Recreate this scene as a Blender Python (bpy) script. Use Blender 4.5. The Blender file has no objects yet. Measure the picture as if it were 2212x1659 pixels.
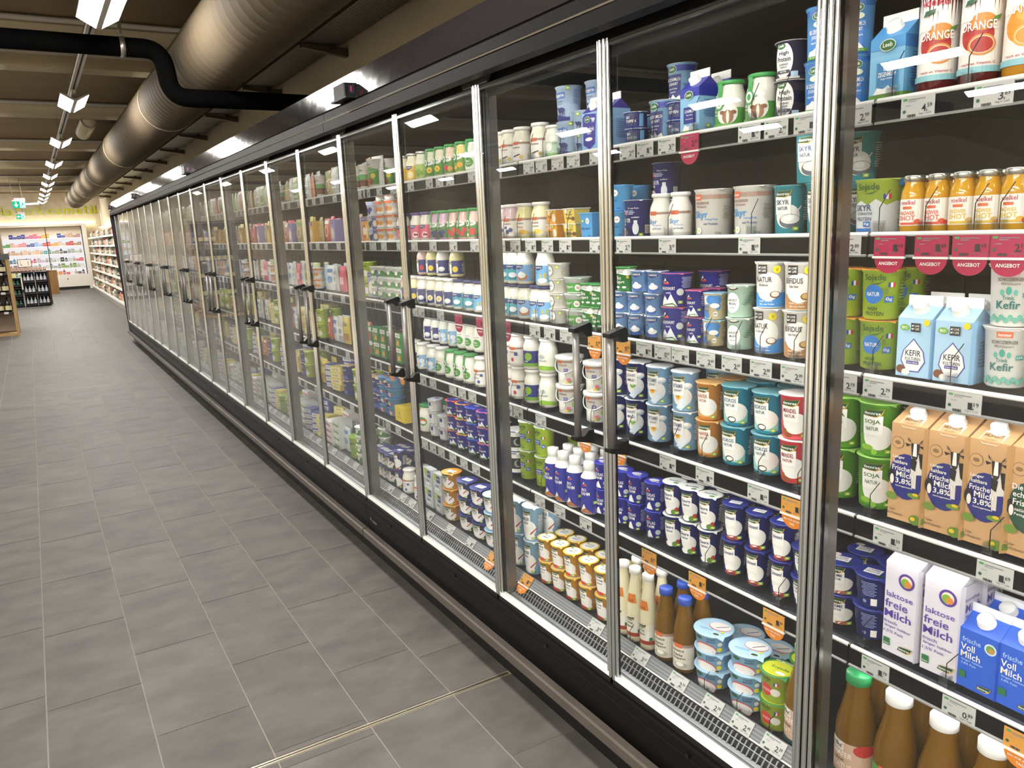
import bpy, math, random
from mathutils import Vector, Matrix
random.seed(7)
S = bpy.context.scene
COL = S.collection
# ---------------------------------------------------------------- camera, world, exposure
FPX, IW, IH, EYE = 1686.61, 2212, 1659, 1.56
YAW, PIT, ROL = 0.53991045, -0.19838395, -0.04170014
fw = Vector((math.sin(YAW)*math.cos(PIT), math.cos(YAW)*math.cos(PIT), math.sin(PIT)))
crt_ = fw.cross(Vector((0, 0, 1))).normalized(); cup_ = crt_.cross(fw)
crt_, cup_ = math.cos(ROL)*crt_+math.sin(ROL)*cup_, -math.sin(ROL)*crt_+math.cos(ROL)*cup_
cd = bpy.data.cameras.new('camera'); cd.sensor_width = 36; cd.lens = FPX/IW*36
cd.clip_start = .02; cd.clip_end = 200
cam = bpy.data.objects.new('camera', cd); COL.objects.link(cam)
mx = Matrix((crt_, cup_, -fw)).transposed().to_4x4(); mx.translation = (0, 0, EYE); cam.matrix_world = mx
S.camera = cam
S.view_settings.view_transform = 'Standard'; S.view_settings.look = 'None'; S.view_settings.gamma = 1
S.view_settings.use_curve_mapping = False; S.view_settings.exposure = 0.0
try:
    S.cycles.use_denoising = True; S.cycles.max_bounces = 10; S.cycles.transparent_max_bounces = 24
    S.cycles.diffuse_bounces = 3; S.cycles.glossy_bounces = 4; S.cycles.transmission_bounces = 6
    S.cycles.sample_clamp_indirect = 6; S.cycles.caustics_reflective = False; S.cycles.caustics_refractive = False
except Exception:
    pass
W = bpy.data.worlds.new('world'); S.world = W; W.use_nodes = True
W.node_tree.nodes['Background'].inputs[0].default_value = (1, .9, .78, 1)
W.node_tree.nodes['Background'].inputs[1].default_value = .05
LAMP, LED, SLED, SHOW = 118.0, 8.0, 17.0, .9      # emission: ceiling lamps, canopy strips, shelf strips, lit cosmetics wall

def proj(P):
    d = Vector(P)-Vector((0, 0, EYE)); q = d.dot(fw)
    return IW/2+FPX*d.dot(crt_)/q, IH/2-FPX*d.dot(cup_)/q
def y_at(px, x, z):                     # how far along the aisle something at depth x, height z stands
    lo, hi = .15, 40
    for _ in range(50):
        m = (lo+hi)/2
        if proj((x, m, z))[0] > px: lo = m
        else: hi = m
    return lo
# ---------------------------------------------------------------- materials
def lin(h):
    o = []
    for i in (0, 2, 4):
        c = int(h[i:i+2], 16)/255; o.append(c/12.92 if c <= .04045 else ((c+.055)/1.055)**2.4)
    return (*o, 1)
MC = {}
def mat(spec):
    """'hex' print/plastic, 'hex|rough|metal|coat' or a named special"""
    if spec in MC: return MC[spec]
    m = bpy.data.materials.new(spec); m.use_nodes = True; MC[spec] = m
    nt = m.node_tree; b = nt.nodes['Principled BSDF']
    if spec in SPECIAL: SPECIAL[spec](nt, b); return m
    p = spec.split('|'); b.inputs['Base Color'].default_value = lin(p[0])
    b.inputs['Roughness'].default_value = float(p[1]) if len(p) > 1 else .42
    if len(p) > 2: b.inputs['Metallic'].default_value = float(p[2])
    if len(p) > 3: b.inputs['Coat Weight'].default_value = float(p[3]); b.inputs['Coat Roughness'].default_value = .05
    return m
def out(nt): return nt.nodes['Material Output'].inputs[0]
def N(nt, t, **k):
    n = nt.nodes.new(t)
    for a, v in k.items(): setattr(n, a, v)
    return n
def m_glass(nt, b, tint=(.985, .993, .99), base=.038, rough=0.0, haze=.0022):
    nt.nodes.remove(b)
    g = N(nt, 'ShaderNodeNewGeometry'); d = N(nt, 'ShaderNodeVectorMath', operation='DOT_PRODUCT')
    nt.links.new(g.outputs['Incoming'], d.inputs[0]); nt.links.new(g.outputs['Normal'], d.inputs[1])
    a = N(nt, 'ShaderNodeMath', operation='ABSOLUTE'); nt.links.new(d.outputs['Value'], a.inputs[0])
    s = N(nt, 'ShaderNodeMath', operation='SUBTRACT'); s.inputs[0].default_value = 1; nt.links.new(a.outputs[0], s.inputs[1])
    w = N(nt, 'ShaderNodeMath', operation='POWER'); nt.links.new(s.outputs[0], w.inputs[0]); w.inputs[1].default_value = 5
    f = N(nt, 'ShaderNodeMath', operation='MULTIPLY_ADD'); nt.links.new(w.outputs[0], f.inputs[0])
    f.inputs[1].default_value = 1-base; f.inputs[2].default_value = base
    t = N(nt, 'ShaderNodeBsdfTransparent'); t.inputs[0].default_value = (*tint, 1)
    gl = N(nt, 'ShaderNodeBsdfGlossy'); gl.inputs['Roughness'].default_value = rough
    x = N(nt, 'ShaderNodeMixShader'); nt.links.new(f.outputs[0], x.inputs[0])
    nt.links.new(t.outputs[0], x.inputs[1]); nt.links.new(gl.outputs[0], x.inputs[2])
    if not haze: nt.links.new(x.outputs[0], out(nt)); return
    dv = N(nt, 'ShaderNodeMath', operation='DIVIDE'); dv.inputs[0].default_value = haze; sq = N(nt, 'ShaderNodeMath', operation='MULTIPLY'); nt.links.new(a.outputs[0], sq.inputs[0]); nt.links.new(a.outputs[0], sq.inputs[1]); nt.links.new(sq.outputs[0], dv.inputs[1])
    mn = N(nt, 'ShaderNodeMath', operation='MINIMUM'); nt.links.new(dv.outputs[0], mn.inputs[0]); mn.inputs[1].default_value = .2
    df = N(nt, 'ShaderNodeBsdfDiffuse'); df.inputs[0].default_value = (.85, .85, .83, 1); tl = N(nt, 'ShaderNodeBsdfTranslucent'); tl.inputs[0].default_value = (.85, .85, .83, 1)
    m1 = N(nt, 'ShaderNodeMixShader'); nt.links.new(df.outputs[0], m1.inputs[1]); nt.links.new(tl.outputs[0], m1.inputs[2])
    m2 = N(nt, 'ShaderNodeMixShader'); nt.links.new(mn.outputs[0], m2.inputs[0]); nt.links.new(x.outputs[0], m2.inputs[1]); nt.links.new(m1.outputs[0], m2.inputs[2]); nt.links.new(m2.outputs[0], out(nt))
def m_emit(col, st):
    def f(nt, b):
        nt.nodes.remove(b); e = N(nt, 'ShaderNodeEmission'); e.inputs[0].default_value = (*col, 1); e.inputs[1].default_value = st
        nt.links.new(e.outputs[0], out(nt))
    return f
def m_noise(c1, c2, scale, rough, bump=0, stretch=(1, 1, 1), detail=6, island=0):
    def f(nt, b):
        tc = N(nt, 'ShaderNodeTexCoord'); mp = N(nt, 'ShaderNodeMapping'); mp.inputs['Scale'].default_value = stretch
        nt.links.new(tc.outputs['Object'], mp.inputs[0])
        n = N(nt, 'ShaderNodeTexNoise'); n.inputs['Scale'].default_value = scale; n.inputs['Detail'].default_value = detail
        n.inputs['Roughness'].default_value = .6
        nt.links.new(mp.outputs[0], n.inputs['Vector'])
        r = N(nt, 'ShaderNodeValToRGB'); r.color_ramp.elements[0].color = lin(c1); r.color_ramp.elements[1].color = lin(c2)
        r.color_ramp.elements[0].position = .3; r.color_ramp.elements[1].position = .7
        nt.links.new(n.outputs[0], r.inputs[0]); src = r.outputs[0]
        if island:
            g = N(nt, 'ShaderNodeNewGeometry'); va = N(nt, 'ShaderNodeMath', operation='MULTIPLY_ADD')
            va.inputs[1].default_value = island; va.inputs[2].default_value = 1-island/2
            nt.links.new(g.outputs['Random Per Island'], va.inputs[0])
            h = N(nt, 'ShaderNodeHueSaturation'); nt.links.new(va.outputs[0], h.inputs['Value']); nt.links.new(src, h.inputs['Color']); src = h.outputs[0]
            ad = N(nt, 'ShaderNodeVectorMath', operation='SCALE'); ad.inputs[3].default_value = 40
            cb = N(nt, 'ShaderNodeCombineXYZ'); nt.links.new(g.outputs['Random Per Island'], cb.inputs[2]); nt.links.new(cb.outputs[0], ad.inputs[0])
            a2 = N(nt, 'ShaderNodeVectorMath', operation='ADD'); nt.links.new(mp.outputs[0], a2.inputs[0]); nt.links.new(ad.outputs[0], a2.inputs[1])
            nt.links.new(a2.outputs[0], n.inputs['Vector'])
        nt.links.new(src, b.inputs['Base Color']); b.inputs['Roughness'].default_value = rough
        if bump:
            bp = N(nt, 'ShaderNodeBump'); bp.inputs['Strength'].default_value = bump; bp.inputs['Distance'].default_value = .004
            nt.links.new(n.outputs[0], bp.inputs['Height']); nt.links.new(bp.outputs[0], b.inputs['Normal'])
    return f
def m_clear(nt, b): m_glass(nt, b, (.93, .94, .95), .12, .05, 0)
def m_duct(nt, b):
    b.inputs['Base Color'].default_value = lin('5b5040'); b.inputs['Roughness'].default_value = .75; b.inputs['Specular IOR Level'].default_value = .15
    tc = N(nt, 'ShaderNodeTexCoord'); wv = N(nt, 'ShaderNodeTexNoise'); wv.inputs['Scale'].default_value = 9
    nt.links.new(tc.outputs['Object'], wv.inputs['Vector'])
    bp = N(nt, 'ShaderNodeBump'); bp.inputs['Strength'].default_value = .1; nt.links.new(wv.outputs[0], bp.inputs['Height'])
    nt.links.new(bp.outputs[0], b.inputs['Normal'])
def m_canopy(nt, b):
    b.inputs['Base Color'].default_value = lin('1c191a'); b.inputs['Roughness'].default_value = .12; b.inputs['Specular IOR Level'].default_value = .3
    tc = N(nt, 'ShaderNodeTexCoord'); n = N(nt, 'ShaderNodeTexNoise'); n.inputs['Scale'].default_value = 5; n.inputs['Detail'].default_value = 2
    nt.links.new(tc.outputs['Object'], n.inputs['Vector'])
    bp = N(nt, 'ShaderNodeBump'); bp.inputs['Strength'].default_value = .12; bp.inputs['Distance'].default_value = .02
    nt.links.new(n.outputs[0], bp.inputs['Height']); nt.links.new(bp.outputs[0], b.inputs['Normal'])
def m_dull(nt, b):
    b.inputs['Base Color'].default_value = lin('100f0f'); b.inputs['Roughness'].default_value = .4; b.inputs['Specular IOR Level'].default_value = .12
def m_rubber(nt, b):
    b.inputs['Base Color'].default_value = lin('070707'); b.inputs['Roughness'].default_value = .9; b.inputs['Specular IOR Level'].default_value = .03
def m_amber(nt, b):
    b.inputs['Base Color'].default_value = lin('6e4c05'); b.inputs['Roughness'].default_value = .08; b.inputs['Specular IOR Level'].default_value = .35
def m_perf(nt, b):
    b.inputs['Base Color'].default_value = lin('5d564c'); b.inputs['Roughness'].default_value = .5
    tc = N(nt, 'ShaderNodeTexCoord'); br = N(nt, 'ShaderNodeTexBrick'); br.inputs['Scale'].default_value = 1
    br.inputs['Color1'].default_value = br.inputs['Color2'].default_value = lin('6a6358'); br.inputs['Mortar'].default_value = lin('12100e')
    br.inputs['Mortar Size'].default_value = .006; br.inputs['Brick Width'].default_value = .06; br.inputs['Row Height'].default_value = .025
    nt.links.new(tc.outputs['Object'], br.inputs['Vector']); nt.links.new(br.outputs[0], b.inputs['Base Color'])
def m_wood(c1, c2, sc):
    return m_noise(c1, c2, sc, .5, .05, (6, 6, .5))
SPECIAL = {
 'glass': m_glass, 'clear': m_clear, 'duct': m_duct, 'dull': m_dull, 'amber': m_amber, 'rubber': m_rubber, 'canopy': m_canopy, 'perf': m_perf,
 'lamp': m_emit((1, .965, .91), LAMP), 'sled': m_emit((1, .985, .96), SLED), 'led': m_emit((1, .97, .93), LED), 'show': m_emit((1, .97, 1), SHOW), 'cove': m_emit((1, .85, .5), 8),
 'red_led': m_emit((1, .05, .03), 1.2), 'exit_green': m_emit((.02, .55, .3), 1.2), 'exit_white': m_emit((.75, .95, 1), 1.5),
 'tile': m_noise('4d4a47', '66625d', 5, .6, .03, (1, 1.7, 1), 9, .13),
 'grout': m_noise('a39a8d', 'b3aa9d', 30, .8), 'ceiling_tan': m_noise('7d6a4c', '8a7656', 2, .8), 'beam': m_noise('b0a184', 'bfb092', 6, .75, 0, (.3, 3, 3)),
 'wallpaper': m_noise('e3d7bd', 'f1e7d2', 5, .8, 0, (1, 1, 1), 1), 'oak': m_wood('a98658', 'c7a473', 8), 'oak_dark': m_wood('7d5a2e', '9a7340', 6),
 'steel_brown': m_noise('4a443e', '57504a', 20, .38, .03, (1, .3, 1)),
}
# ---------------------------------------------------------------- mesh builder
TC = {}
def text_shape(s):
    if s in TC: return TC[s]
    c = bpy.data.curves.new('t', 'FONT'); c.body = s; c.size = 1; c.resolution_u = 2; c.offset = .012
    o = bpy.data.objects.new('t', c); COL.objects.link(o)
    me = bpy.data.meshes.new_from_object(o.evaluated_get(bpy.context.evaluated_depsgraph_get()))
    v = [(p.co.x, p.co.y) for p in me.vertices]; f = [tuple(p.vertices) for p in me.polygons]
    bpy.data.objects.remove(o); bpy.data.meshes.remove(me); bpy.data.curves.remove(c)
    if not v: v = [(0, 0), (1, 0), (1, 1)]; f = [(0, 1, 2)]
    x0, x1 = min(p[0] for p in v), max(p[0] for p in v); y0, y1 = min(p[1] for p in v), max(p[1] for p in v)
    v = [((x-x0)/max(x1-x0, 1e-6)-.5, (y-y0)/max(y1-y0, 1e-6)-.5) for x, y in v]
    TC[s] = (v, f); return TC[s]
class MB:
    def __init__(s): s.v = []; s.f = []; s.m = []; s.sm = []; s.mats = []
    def mi(s, m):
        if m not in s.mats: s.mats.append(m)
        return s.mats.index(m)
    def add(s, vs, fs, m, smooth=False):
        o = len(s.v); s.v += [tuple(p) for p in vs]; k = s.mi(m)
        for f in fs: s.f.append(tuple(i+o for i in f)); s.m.append(k); s.sm.append(smooth)
        return s
    def box(s, x0, y0, z0, x1, y1, z1, m):
        v = [(x, y, z) for z in (z0, z1) for y in (y0, y1) for x in (x0, x1)]
        return s.add(v, [(0, 2, 3, 1), (4, 5, 7, 6), (0, 1, 5, 4), (2, 6, 7, 3), (0, 4, 6, 2), (1, 3, 7, 5)], m)
    def prism(s, prof, y0, y1, m):       # (x, z) outline drawn along y
        n = len(prof); v = [(x, y0, z) for x, z in prof]+[(x, y1, z) for x, z in prof]
        return s.add(v, [tuple(range(n)), tuple(range(2*n-1, n-1, -1))]+[(i, n+i, n+(i+1) % n, (i+1) % n) for i in range(n)], m)
    def lathe(s, prof, m, seg=26, c=(0, 0, 0), axis='z'):
        v = []; f = []
        for r, z in prof:
            for k in range(seg):
                a = 2*math.pi*k/seg; v.append((r*math.cos(a), r*math.sin(a), z))
        for i in range(len(prof)-1):
            for k in range(seg):
                a, b = i*seg+k, i*seg+(k+1) % seg; f.append((a, b, b+seg, a+seg))
        if axis == 'y': v = [(x, z, y) for x, y, z in v]
        if axis == 'x': v = [(z, x, y) for x, y, z in v]
        return s.add([(x+c[0], y+c[1], z+c[2]) for x, y, z in v], f, m, True)
    def tube(s, pts, r, m, seg=8):
        pts = [Vector(p) for p in pts]; v = []; f = []; ref = None
        for i, p in enumerate(pts):
            t = (pts[min(i+1, len(pts)-1)]-pts[max(i-1, 0)]).normalized()
            if ref is None: ref = t.orthogonal().normalized()
            ref = (ref-t*ref.dot(t)).normalized(); b = t.cross(ref)
            for k in range(seg):
                a = 2*math.pi*k/seg; v.append(p+r*(math.cos(a)*ref+math.sin(a)*b))
        for i in range(len(pts)-1):
            for k in range(seg):
                a, b2 = i*seg+k, i*seg+(k+1) % seg; f.append((a, b2, b2+seg, a+seg))
        n = len(pts)*seg; f += [tuple(range(seg))[::-1], tuple(range(n-seg, n))]
        return s.add(v, f, m, True)
    def prints(s, items, surf, base=.0006, step=.00028, du=.006, cuts=()):
        for k, it in enumerate(items):
            e = base+step*k; t = it[0]
            if t == 't':
                _, txt, u, v, w, h, c = it; vs, fs = text_shape(txt)
                s.add([surf(u+x*w, v+y*h, e) for x, y in vs], fs, c); continue
            if t == 'r': _, u0, v0, u1, v1, c = it; poly = [(u0, v0), (u1, v0), (u1, v1), (u0, v1)]
            elif t == 'e':
                _, u, v, a, b, c = it; poly = [(u+a*math.cos(2*math.pi*i/22), v+b*math.sin(2*math.pi*i/22)) for i in range(22)]
            else: _, poly, c = it
            lo, hi = min(p[0] for p in poly), max(p[0] for p in poly); n = max(1, int((hi-lo)/du+.5))
            xs = sorted({lo+(hi-lo)*i/n for i in range(n+1)} | {q for q in cuts if lo < q < hi})
            for a, b in zip(xs, xs[1:]):
                q = clip(clip(poly, a, 1), b, -1)
                if len(q) > 2: s.add([surf(x, y, e) for x, y in q], [tuple(range(len(q)))], c)
        return s
    def mesh(s, name):
        me = bpy.data.meshes.new(name); me.from_pydata(s.v, [], s.f)
        for m in s.mats: me.materials.append(mat(m))
        me.polygons.foreach_set('material_index', s.m); me.polygons.foreach_set('use_smooth', s.sm); me.update(); return me
def clip(poly, a, sgn):
    o = []
    for i in range(len(poly)):
        p, q = poly[i], poly[(i+1) % len(poly)]; ip, iq = (p[0]-a)*sgn >= -1e-9, (q[0]-a)*sgn >= -1e-9
        if ip: o.append(p)
        if ip != iq:
            t = (a-p[0])/(q[0]-p[0]); o.append((a, p[1]+t*(q[1]-p[1])))
    return o
def link(name, me, parent=None, loc=None, rz=None):
    o = bpy.data.objects.new(name, me); COL.objects.link(o)
    if parent: o.parent = parent
    if loc: o.location = loc
    if rz is not None: o.rotation_euler = (0, 0, rz)
    return o
def part(name, mb, parent, label=None):
    o = link(name, mb.mesh(name) if isinstance(mb, MB) else mb, parent)
    if label: o['label'] = label
    return o
def thing(name, label, cat, loc=(0, 0, 0), rz=0, group=None, mb=None):
    o = link(name, mb.mesh(name) if isinstance(mb, MB) else mb, None, loc, rz); o['label'] = label; o['category'] = cat
    if group: o['group'] = group
    return o
def struct(name, mb):
    o = link(name, mb.mesh(name)); o['kind'] = 'structure'; return o
def nth(n): return {1: 'first', 2: 'second', 3: 'third', 4: 'fourth', 5: 'fifth', 6: 'sixth', 7: 'seventh', 8: 'eighth', 9: 'ninth', 10: 'tenth'}.get(n, '%dth' % n if n not in (21,) else '21st')
# ---------------------------------------------------------------- the room
b = MB(); b.box(-10, -4, -.05, 3, 34, -.003, 'grout'); offs = {-2: .02, -1: .51, 0: .14, 1: .44, 2: .16, 3: .08}
for k in range(-14, 7):
    x0 = .133+.2985*k; o = offs.get(k, random.choice((0, .1, .2, .3, .4, .5)))
    for seg, (ya, yb, sh) in enumerate(((-2, 2.19, {2: .03-.2, 3: .01}.get(k, .05+.3*(k % 2))), (2.215, 9.79, o), (9.81, 33, o+.23))):
        y = ya-.6+((sh-ya) % .6)
        while y < yb:
            p, q = max(y, ya), min(y+.6, yb)
            if q-p > .01:
                g = .0022; h = .0017
                b.add([(x0+g, p+h, 0), (x0+.2985-g, p+h, 0), (x0+.2985-g, q-h, 0), (x0+g, q-h, 0)], [(0, 1, 2, 3)], 'tile')
            y += .6
struct('floor', b)
b = MB()
for y in (2.196, 2.207): b.box(-3, y-.0022, -.004, 1.25, y+.0022, .0012, 'c9bfa9|.3|.8')
b.box(-3, 2.1985, -.004, 1.25, 2.2045, .0004, '2a2622')
struct('trim_1', b)
b = MB(); b.box(-3, 9.797, -.004, 1.25, 9.803, .001, 'b5aa98|.4|.4'); struct('trim_2', b)
b = MB(); b.box(-10, -4, 3.42, 3, 34, 3.5, 'ceiling_tan'); struct('ceiling', b)
for i, (y, d) in enumerate(((7.9, .45), (9.18, .3), (12.31, .4), (16.6, .4), (20.5, .4), (24.8, .4), (28.9, .4), (3.6, .4), (-.6, .4))):
    b = MB(); b.box(-10, y, 3.26 if i != 1 else 3.27, 2.35, y+d, 3.43, 'beam')
    for dz in (0, .05): b.lathe([(.022, -10), (.022, 2.3)], 'b9b2a6', 8, (0, y-.03-dz, 3.40-dz*.3), 'x')
    struct('trim_%d' % (i+3), b)
b = MB(); b.box(-10, 33, -.05, 3, 33.1, 3.5, 'wallpaper'); struct('wall_back', b)
b = MB(); b.box(2.35, -4, -.05, 2.45, 33, 3.5, 'd9cdb4|.8'); struct('wall_right', b)
b = MB(); b.box(-10.1, -4, -.05, -10, 33, 3.5, 'a39880|.8'); struct('wall_left', b)
b = MB(); b.box(-10, -4.1, -.05, 2.4, -4, 3.5, '8f8570|.8'); struct('wall_front', b)
# ---------------------------------------------------------------- ceiling lights on their rails
hb = MB(); hb.prism([(-.13, .035), (-.125, .045), (0, -.015), (.125, .045), (.13, .035), (.012, -.03), (-.012, -.03)], 0, .82, 'd5cfc6')
hb.box(-.02, .1, 0, .02, .72, .09, 'd5cfc6')
db = []
for s in (-1, 1):
    q = MB(); q.add([(s*.018, .012, -.031), (s*.018, .808, -.031), (s*.126, .808, .031), (s*.126, .012, .031),
                     (s*.018, .012, -.026), (s*.018, .808, -.026), (s*.126, .808, .036), (s*.126, .012, .036)],
                    [(7, 6, 5, 4), (0, 4, 5, 1), (1, 5, 6, 2), (2, 6, 7, 3), (3, 7, 4, 0)], 'd5cfc6'); q.f.append((0, 1, 2, 3)); q.m.append(q.mi('lamp')); q.sm.append(False); db.append(q.mesh('diffuser'))
hm = hb.mesh('housing')
for r, X in enumerate((.6, -2.35, -5.3, -8.25)):
    rb = MB(); rb.box(X-.03, -3, 3.09, X-.008, 31.5, 3.13, 'cfc9c0'); rb.box(X+.008, -3, 3.09, X+.03, 31.5, 3.13, 'cfc9c0'); rb.box(X-.03, -3, 3.12, X+.03, 31.5, 3.14, '1b1917')
    for k in range(9): rb.tube([(X, -2+3.9*k, 3.13), (X, -2+3.9*k, 3.43)], .004, '77736c', 5)
    thing('light_rail', ['white grooved light rail running along the aisle beside the fridge row', 'white light rail over the shop floor, next to the aisle rail',
          'white light rail over the shop floor, third from the fridges', 'white light rail over the shop floor, farthest from the fridges'][r], 'rail', mb=rb)
    ys = ((-1.8, 1.9, 5.77, 9.63, 13.3, 16.8, 19.7, 22.1, 24.3, 26.6, 28.7, 30.9), (-3.4, -2.2, -1.1, 0, 1.1, 10.0, 13.85, 18.1, 22.4, 26.6), (-3.3, -2.1, -.9, .3, 1.5, 2.6, 4.8, 7.55, 10.6, 14, 18, 22, 26), (-3, -1.6, -.2, 1.2, 2.6, 5.6, 9.4, 13.5, 17.6, 21, 25))[r]  # off the aisle, crowded lamps beside and behind the viewer are added, unseen fill
    for k, yc in enumerate(ys):
        y = yc-.41; row = ['the aisle rail', 'the second rail', 'the third rail', 'the fourth rail'][r]
        if r == 0: lab = 'lit double-wing ceiling lamp, %s in view along the aisle rail' % ('nearest' if k == 2 else '%s nearest' % nth(k-1)) if k > 1 else 'lit double-wing ceiling lamp on the aisle rail behind the %s' % ('picture edge' if k else 'viewer')
        else: lab = 'lit double-wing ceiling lamp not seen directly, %s along %s from the viewer' % (nth(k+1), row)
        t = thing('ceiling_light', lab, 'lamp', (X, y, 3.0), group='lamps on '+row)
        part('housing', hm, t)
        for m in db: part('diffuser', m, t)
t = thing('linear_lamp', 'long white tube lamp hung crosswise near the lettered back wall', 'lamp', (.28, 30.6, 2.93))
b = MB(); b.box(-.2, -.06, .025, .2, .06, .06, 'd5cfc6'); part('housing', b, t); b = MB(); b.box(-.2, -.06, 0, .2, .06, .025, 'lamp'); part('diffuser', b, t)
# ---------------------------------------------------------------- ducts and pipes
b = MB(); X = 1.47; R = .285; prof = []; y = 1.0
while y < 29:
    prof += [(R, y), (R, y+.13), (R+.002, y+.134), (R+.002, y+.142), (R, y+.146)]; y += .15
b.lathe(prof+[(R, y), (R-.02, y), (0, y-.02)], 'duct', 48, (X, 0, 3.0), 'y')
t = thing('ventilation_duct', 'thick round grey-beige spiral air duct along the ceiling over the fridges', 'duct', mb=None)
o = part('duct_tube', b, t)
for y in (9.3, 13.8, 18.3, 22.8, 26):
    b = MB(); b.lathe([(R+.001, y), (R+.006, y), (R+.006, y+.05), (R+.001, y+.05)], 'a5977c|.45|.3', 40, (X, 0, 3.0), 'y'); part('joint_collar', b, t)
b = MB(); b.lathe([(.0, 0), (.105, 0), (.105, 1.5)], 'c9bd9f', 24, (.97, 12.8, 3.27), 'y'); b.lathe([(.108, 0), (.11, .05)], '191715', 24, (.97, 12.79, 3.27), 'y')
thing('duct_stub', 'short round pale duct stub hanging behind the second lamp', 'duct', mb=b)
def bend(pts, r, n=7):
    o = [Vector(pts[0])]
    for a, c, d in zip(pts, pts[1:], pts[2:]):
        a, c, d = Vector(a), Vector(c), Vector(d); p = c+(a-c).normalized()*r; q = c+(d-c).normalized()*r
        for i in range(n+1):
            s = i/n; o.append((1-s)**2*p+2*s*(1-s)*c+s*s*q)
    return o+[Vector(pts[-1])]
t = thing('insulated_pipe', 'black insulated pipe stepping down in front of the round duct', 'pipe')
b = MB(); b.tube(bend([(-9, 6.69, 2.975), (1.055, 6.69, 2.975), (1.09, 6.69, 2.635), (2.3, 6.69, 2.635)], .13), .068, 'rubber', 18); part('pipe', b, t)
for x in (.77, -1.4):
    b = MB(); b.lathe([(.069, 0), (.073, 0), (.073, .035), (.069, .035)], 'b8b4ac|.3|.9', 20, (x, 6.69, 2.975), 'x')
    b.box(x+.008, 6.67, 3.045, x+.028, 6.71, 3.16, 'b8b4ac|.3|.9'); b.tube([(x+.018, 6.69, 3.15), (x+.018, 6.69, 3.43)], .006, '8a867e|.4|.8'); part('pipe_clamp', b, t)
t = thing('cable_tray', 'long perforated cable tray hung above the fridge canopy', 'tray', (0, 0, 0))
b = MB(); b.box(1.99, .5, 3.0, 2.27, 29, 3.003, 'perf'); b.box(1.987, .5, 3.0, 1.99, 29, 3.06, '6a6358'); b.box(2.27, .5, 3.0, 2.273, 29, 3.06, '6a6358'); part('tray', b, t)
for k in range(14):
    b = MB(); y = 2.4+1.9*k; b.prism([(1.98, 2.965), (2.34, 2.92), (2.34, 2.985), (1.98, 2.995)], y, y+.05, '55493a'); b.box(2.2, y-.02, 2.96, 2.24, y+.07, 3.1, '38322a'); part('bracket', b, t)
# ---------------------------------------------------------------- exit signs
def exit_sign(x, y, z, w, h, lab, left):
    t = thing('exit_sign', lab, 'sign', (x, y, z))
    b = MB(); b.box(0, 0, h*.68, w, .06, h, 'c9c4bd'); b.box(0, -.004, h*.86, w*.16, 0, h*.98, 'b0302c'); part('housing', b, t)
    b = MB(); b.box(0, .02, 0, w, .04, h*.7, 'exit_green'); sf = lambda u, v, e: (u, .02-e*4, v)
    pr = [('r', w*.56, h*.03, w*.96, h*.66, 'exit_white')]
    cx, cy, s = w*.28, h*.35, h*.25
    if left: pr += [('r', cx-s*.5, cy-s*.22, cx+s, cy+s*.22, 'exit_white'), ('p', [(cx-s*1.1, cy), (cx-.02*s, cy-s*.8), (cx-.02*s, cy+s*.8)], 'exit_white')]
    else: pr += [('r', cx-s*.22, cy-s*.3, cx+s*.22, cy+s, 'exit_white'), ('p', [(cx, cy-s*1.1), (cx+s*.85, cy), (cx-s*.85, cy)], 'exit_white')]
    mx_, my = w*.76, h*.35
    pr += [('e', mx_+.02*s, my+s*.85, s*.2, s*.2, 'exit_green'), ('p', [(mx_-s*.2, my+s*.6), (mx_+s*.35, my+s*.5), (mx_+s*.2, my-s*.2), (mx_-s*.25, my-s*.1)], 'exit_green'),
           ('p', [(mx_, my-s*.1), (mx_+s*.2, my-s*.2), (mx_+s*.6, my-s), (mx_+s*.35, my-s*1.1)], 'exit_green'), ('p', [(mx_-s*.25, my-s*.1), (mx_, my-s*.2), (mx_-s*.5, my-s), (mx_-s*.75, my-s*.9)], 'exit_green'),
           ('p', [(mx_+s*.3, my+s*.45), (mx_+s*.75, my+s*.1), (mx_+s*.65, my-s*.05), (mx_+s*.25, my+s*.25)], 'exit_green')]
    b.prints(pr, sf, .0005, .0004, .5); part('sign_panel', b, t)
    for dx in (.1, .8):
        b = MB(); b.tube([(w*dx, .03, h), (w*dx-.02, .03, 3.43-z)], .005, '8e887e', 6); part('hanger_rod', b, t)
exit_sign(-.21, 24.7, 2.575, .30, .255, 'larger hanging green exit sign with white down arrow and running man', False)
exit_sign(-.20, 30, 2.45, .245, .215, 'smaller hanging green exit sign with left arrow, lower and farther', True)
# ---------------------------------------------------------------- lettering on the back wall
t = thing('wall_lettering', 'yellow-green raised letters spelling Naturkosmetik on the back wall', 'sign', (-.80, 32.97, 2.66))
x = 0
for ch in 'Naturkosmetik':
    vs, fs = text_shape(ch); w = {'N': .25, 'm': .33, 't': .15, 'i': .08, 'r': .15, 'k': .22}.get(ch, .2); h = .29 if ch in 'Nkti' else .21
    b = MB(); b.add([(x+(vx+.5)*w, -.03, (vy+.5)*h) for vx, vy in vs]+[(x+(vx+.5)*w, .02, (vy+.5)*h) for vx, vy in vs],
                    [f for f in fs]+[tuple(i+len(vs) for i in f[::-1]) for f in fs], 'd2d820')
    n = len(vs); ed = {}
    for f in fs:
        for i in range(len(f)):
            e = (f[i], f[(i+1) % len(f)]); ed[e] = 1
    b.add([(x+(vx+.5)*w, -.03, (vy+.5)*h) for vx, vy in vs]+[(x+(vx+.5)*w, .02, (vy+.5)*h) for vx, vy in vs], [(a, c, c+n, a+n) for a, c in ed if (c, a) not in ed], 'b9bf22')
    part('letter', b, t); x += w+.058
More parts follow.
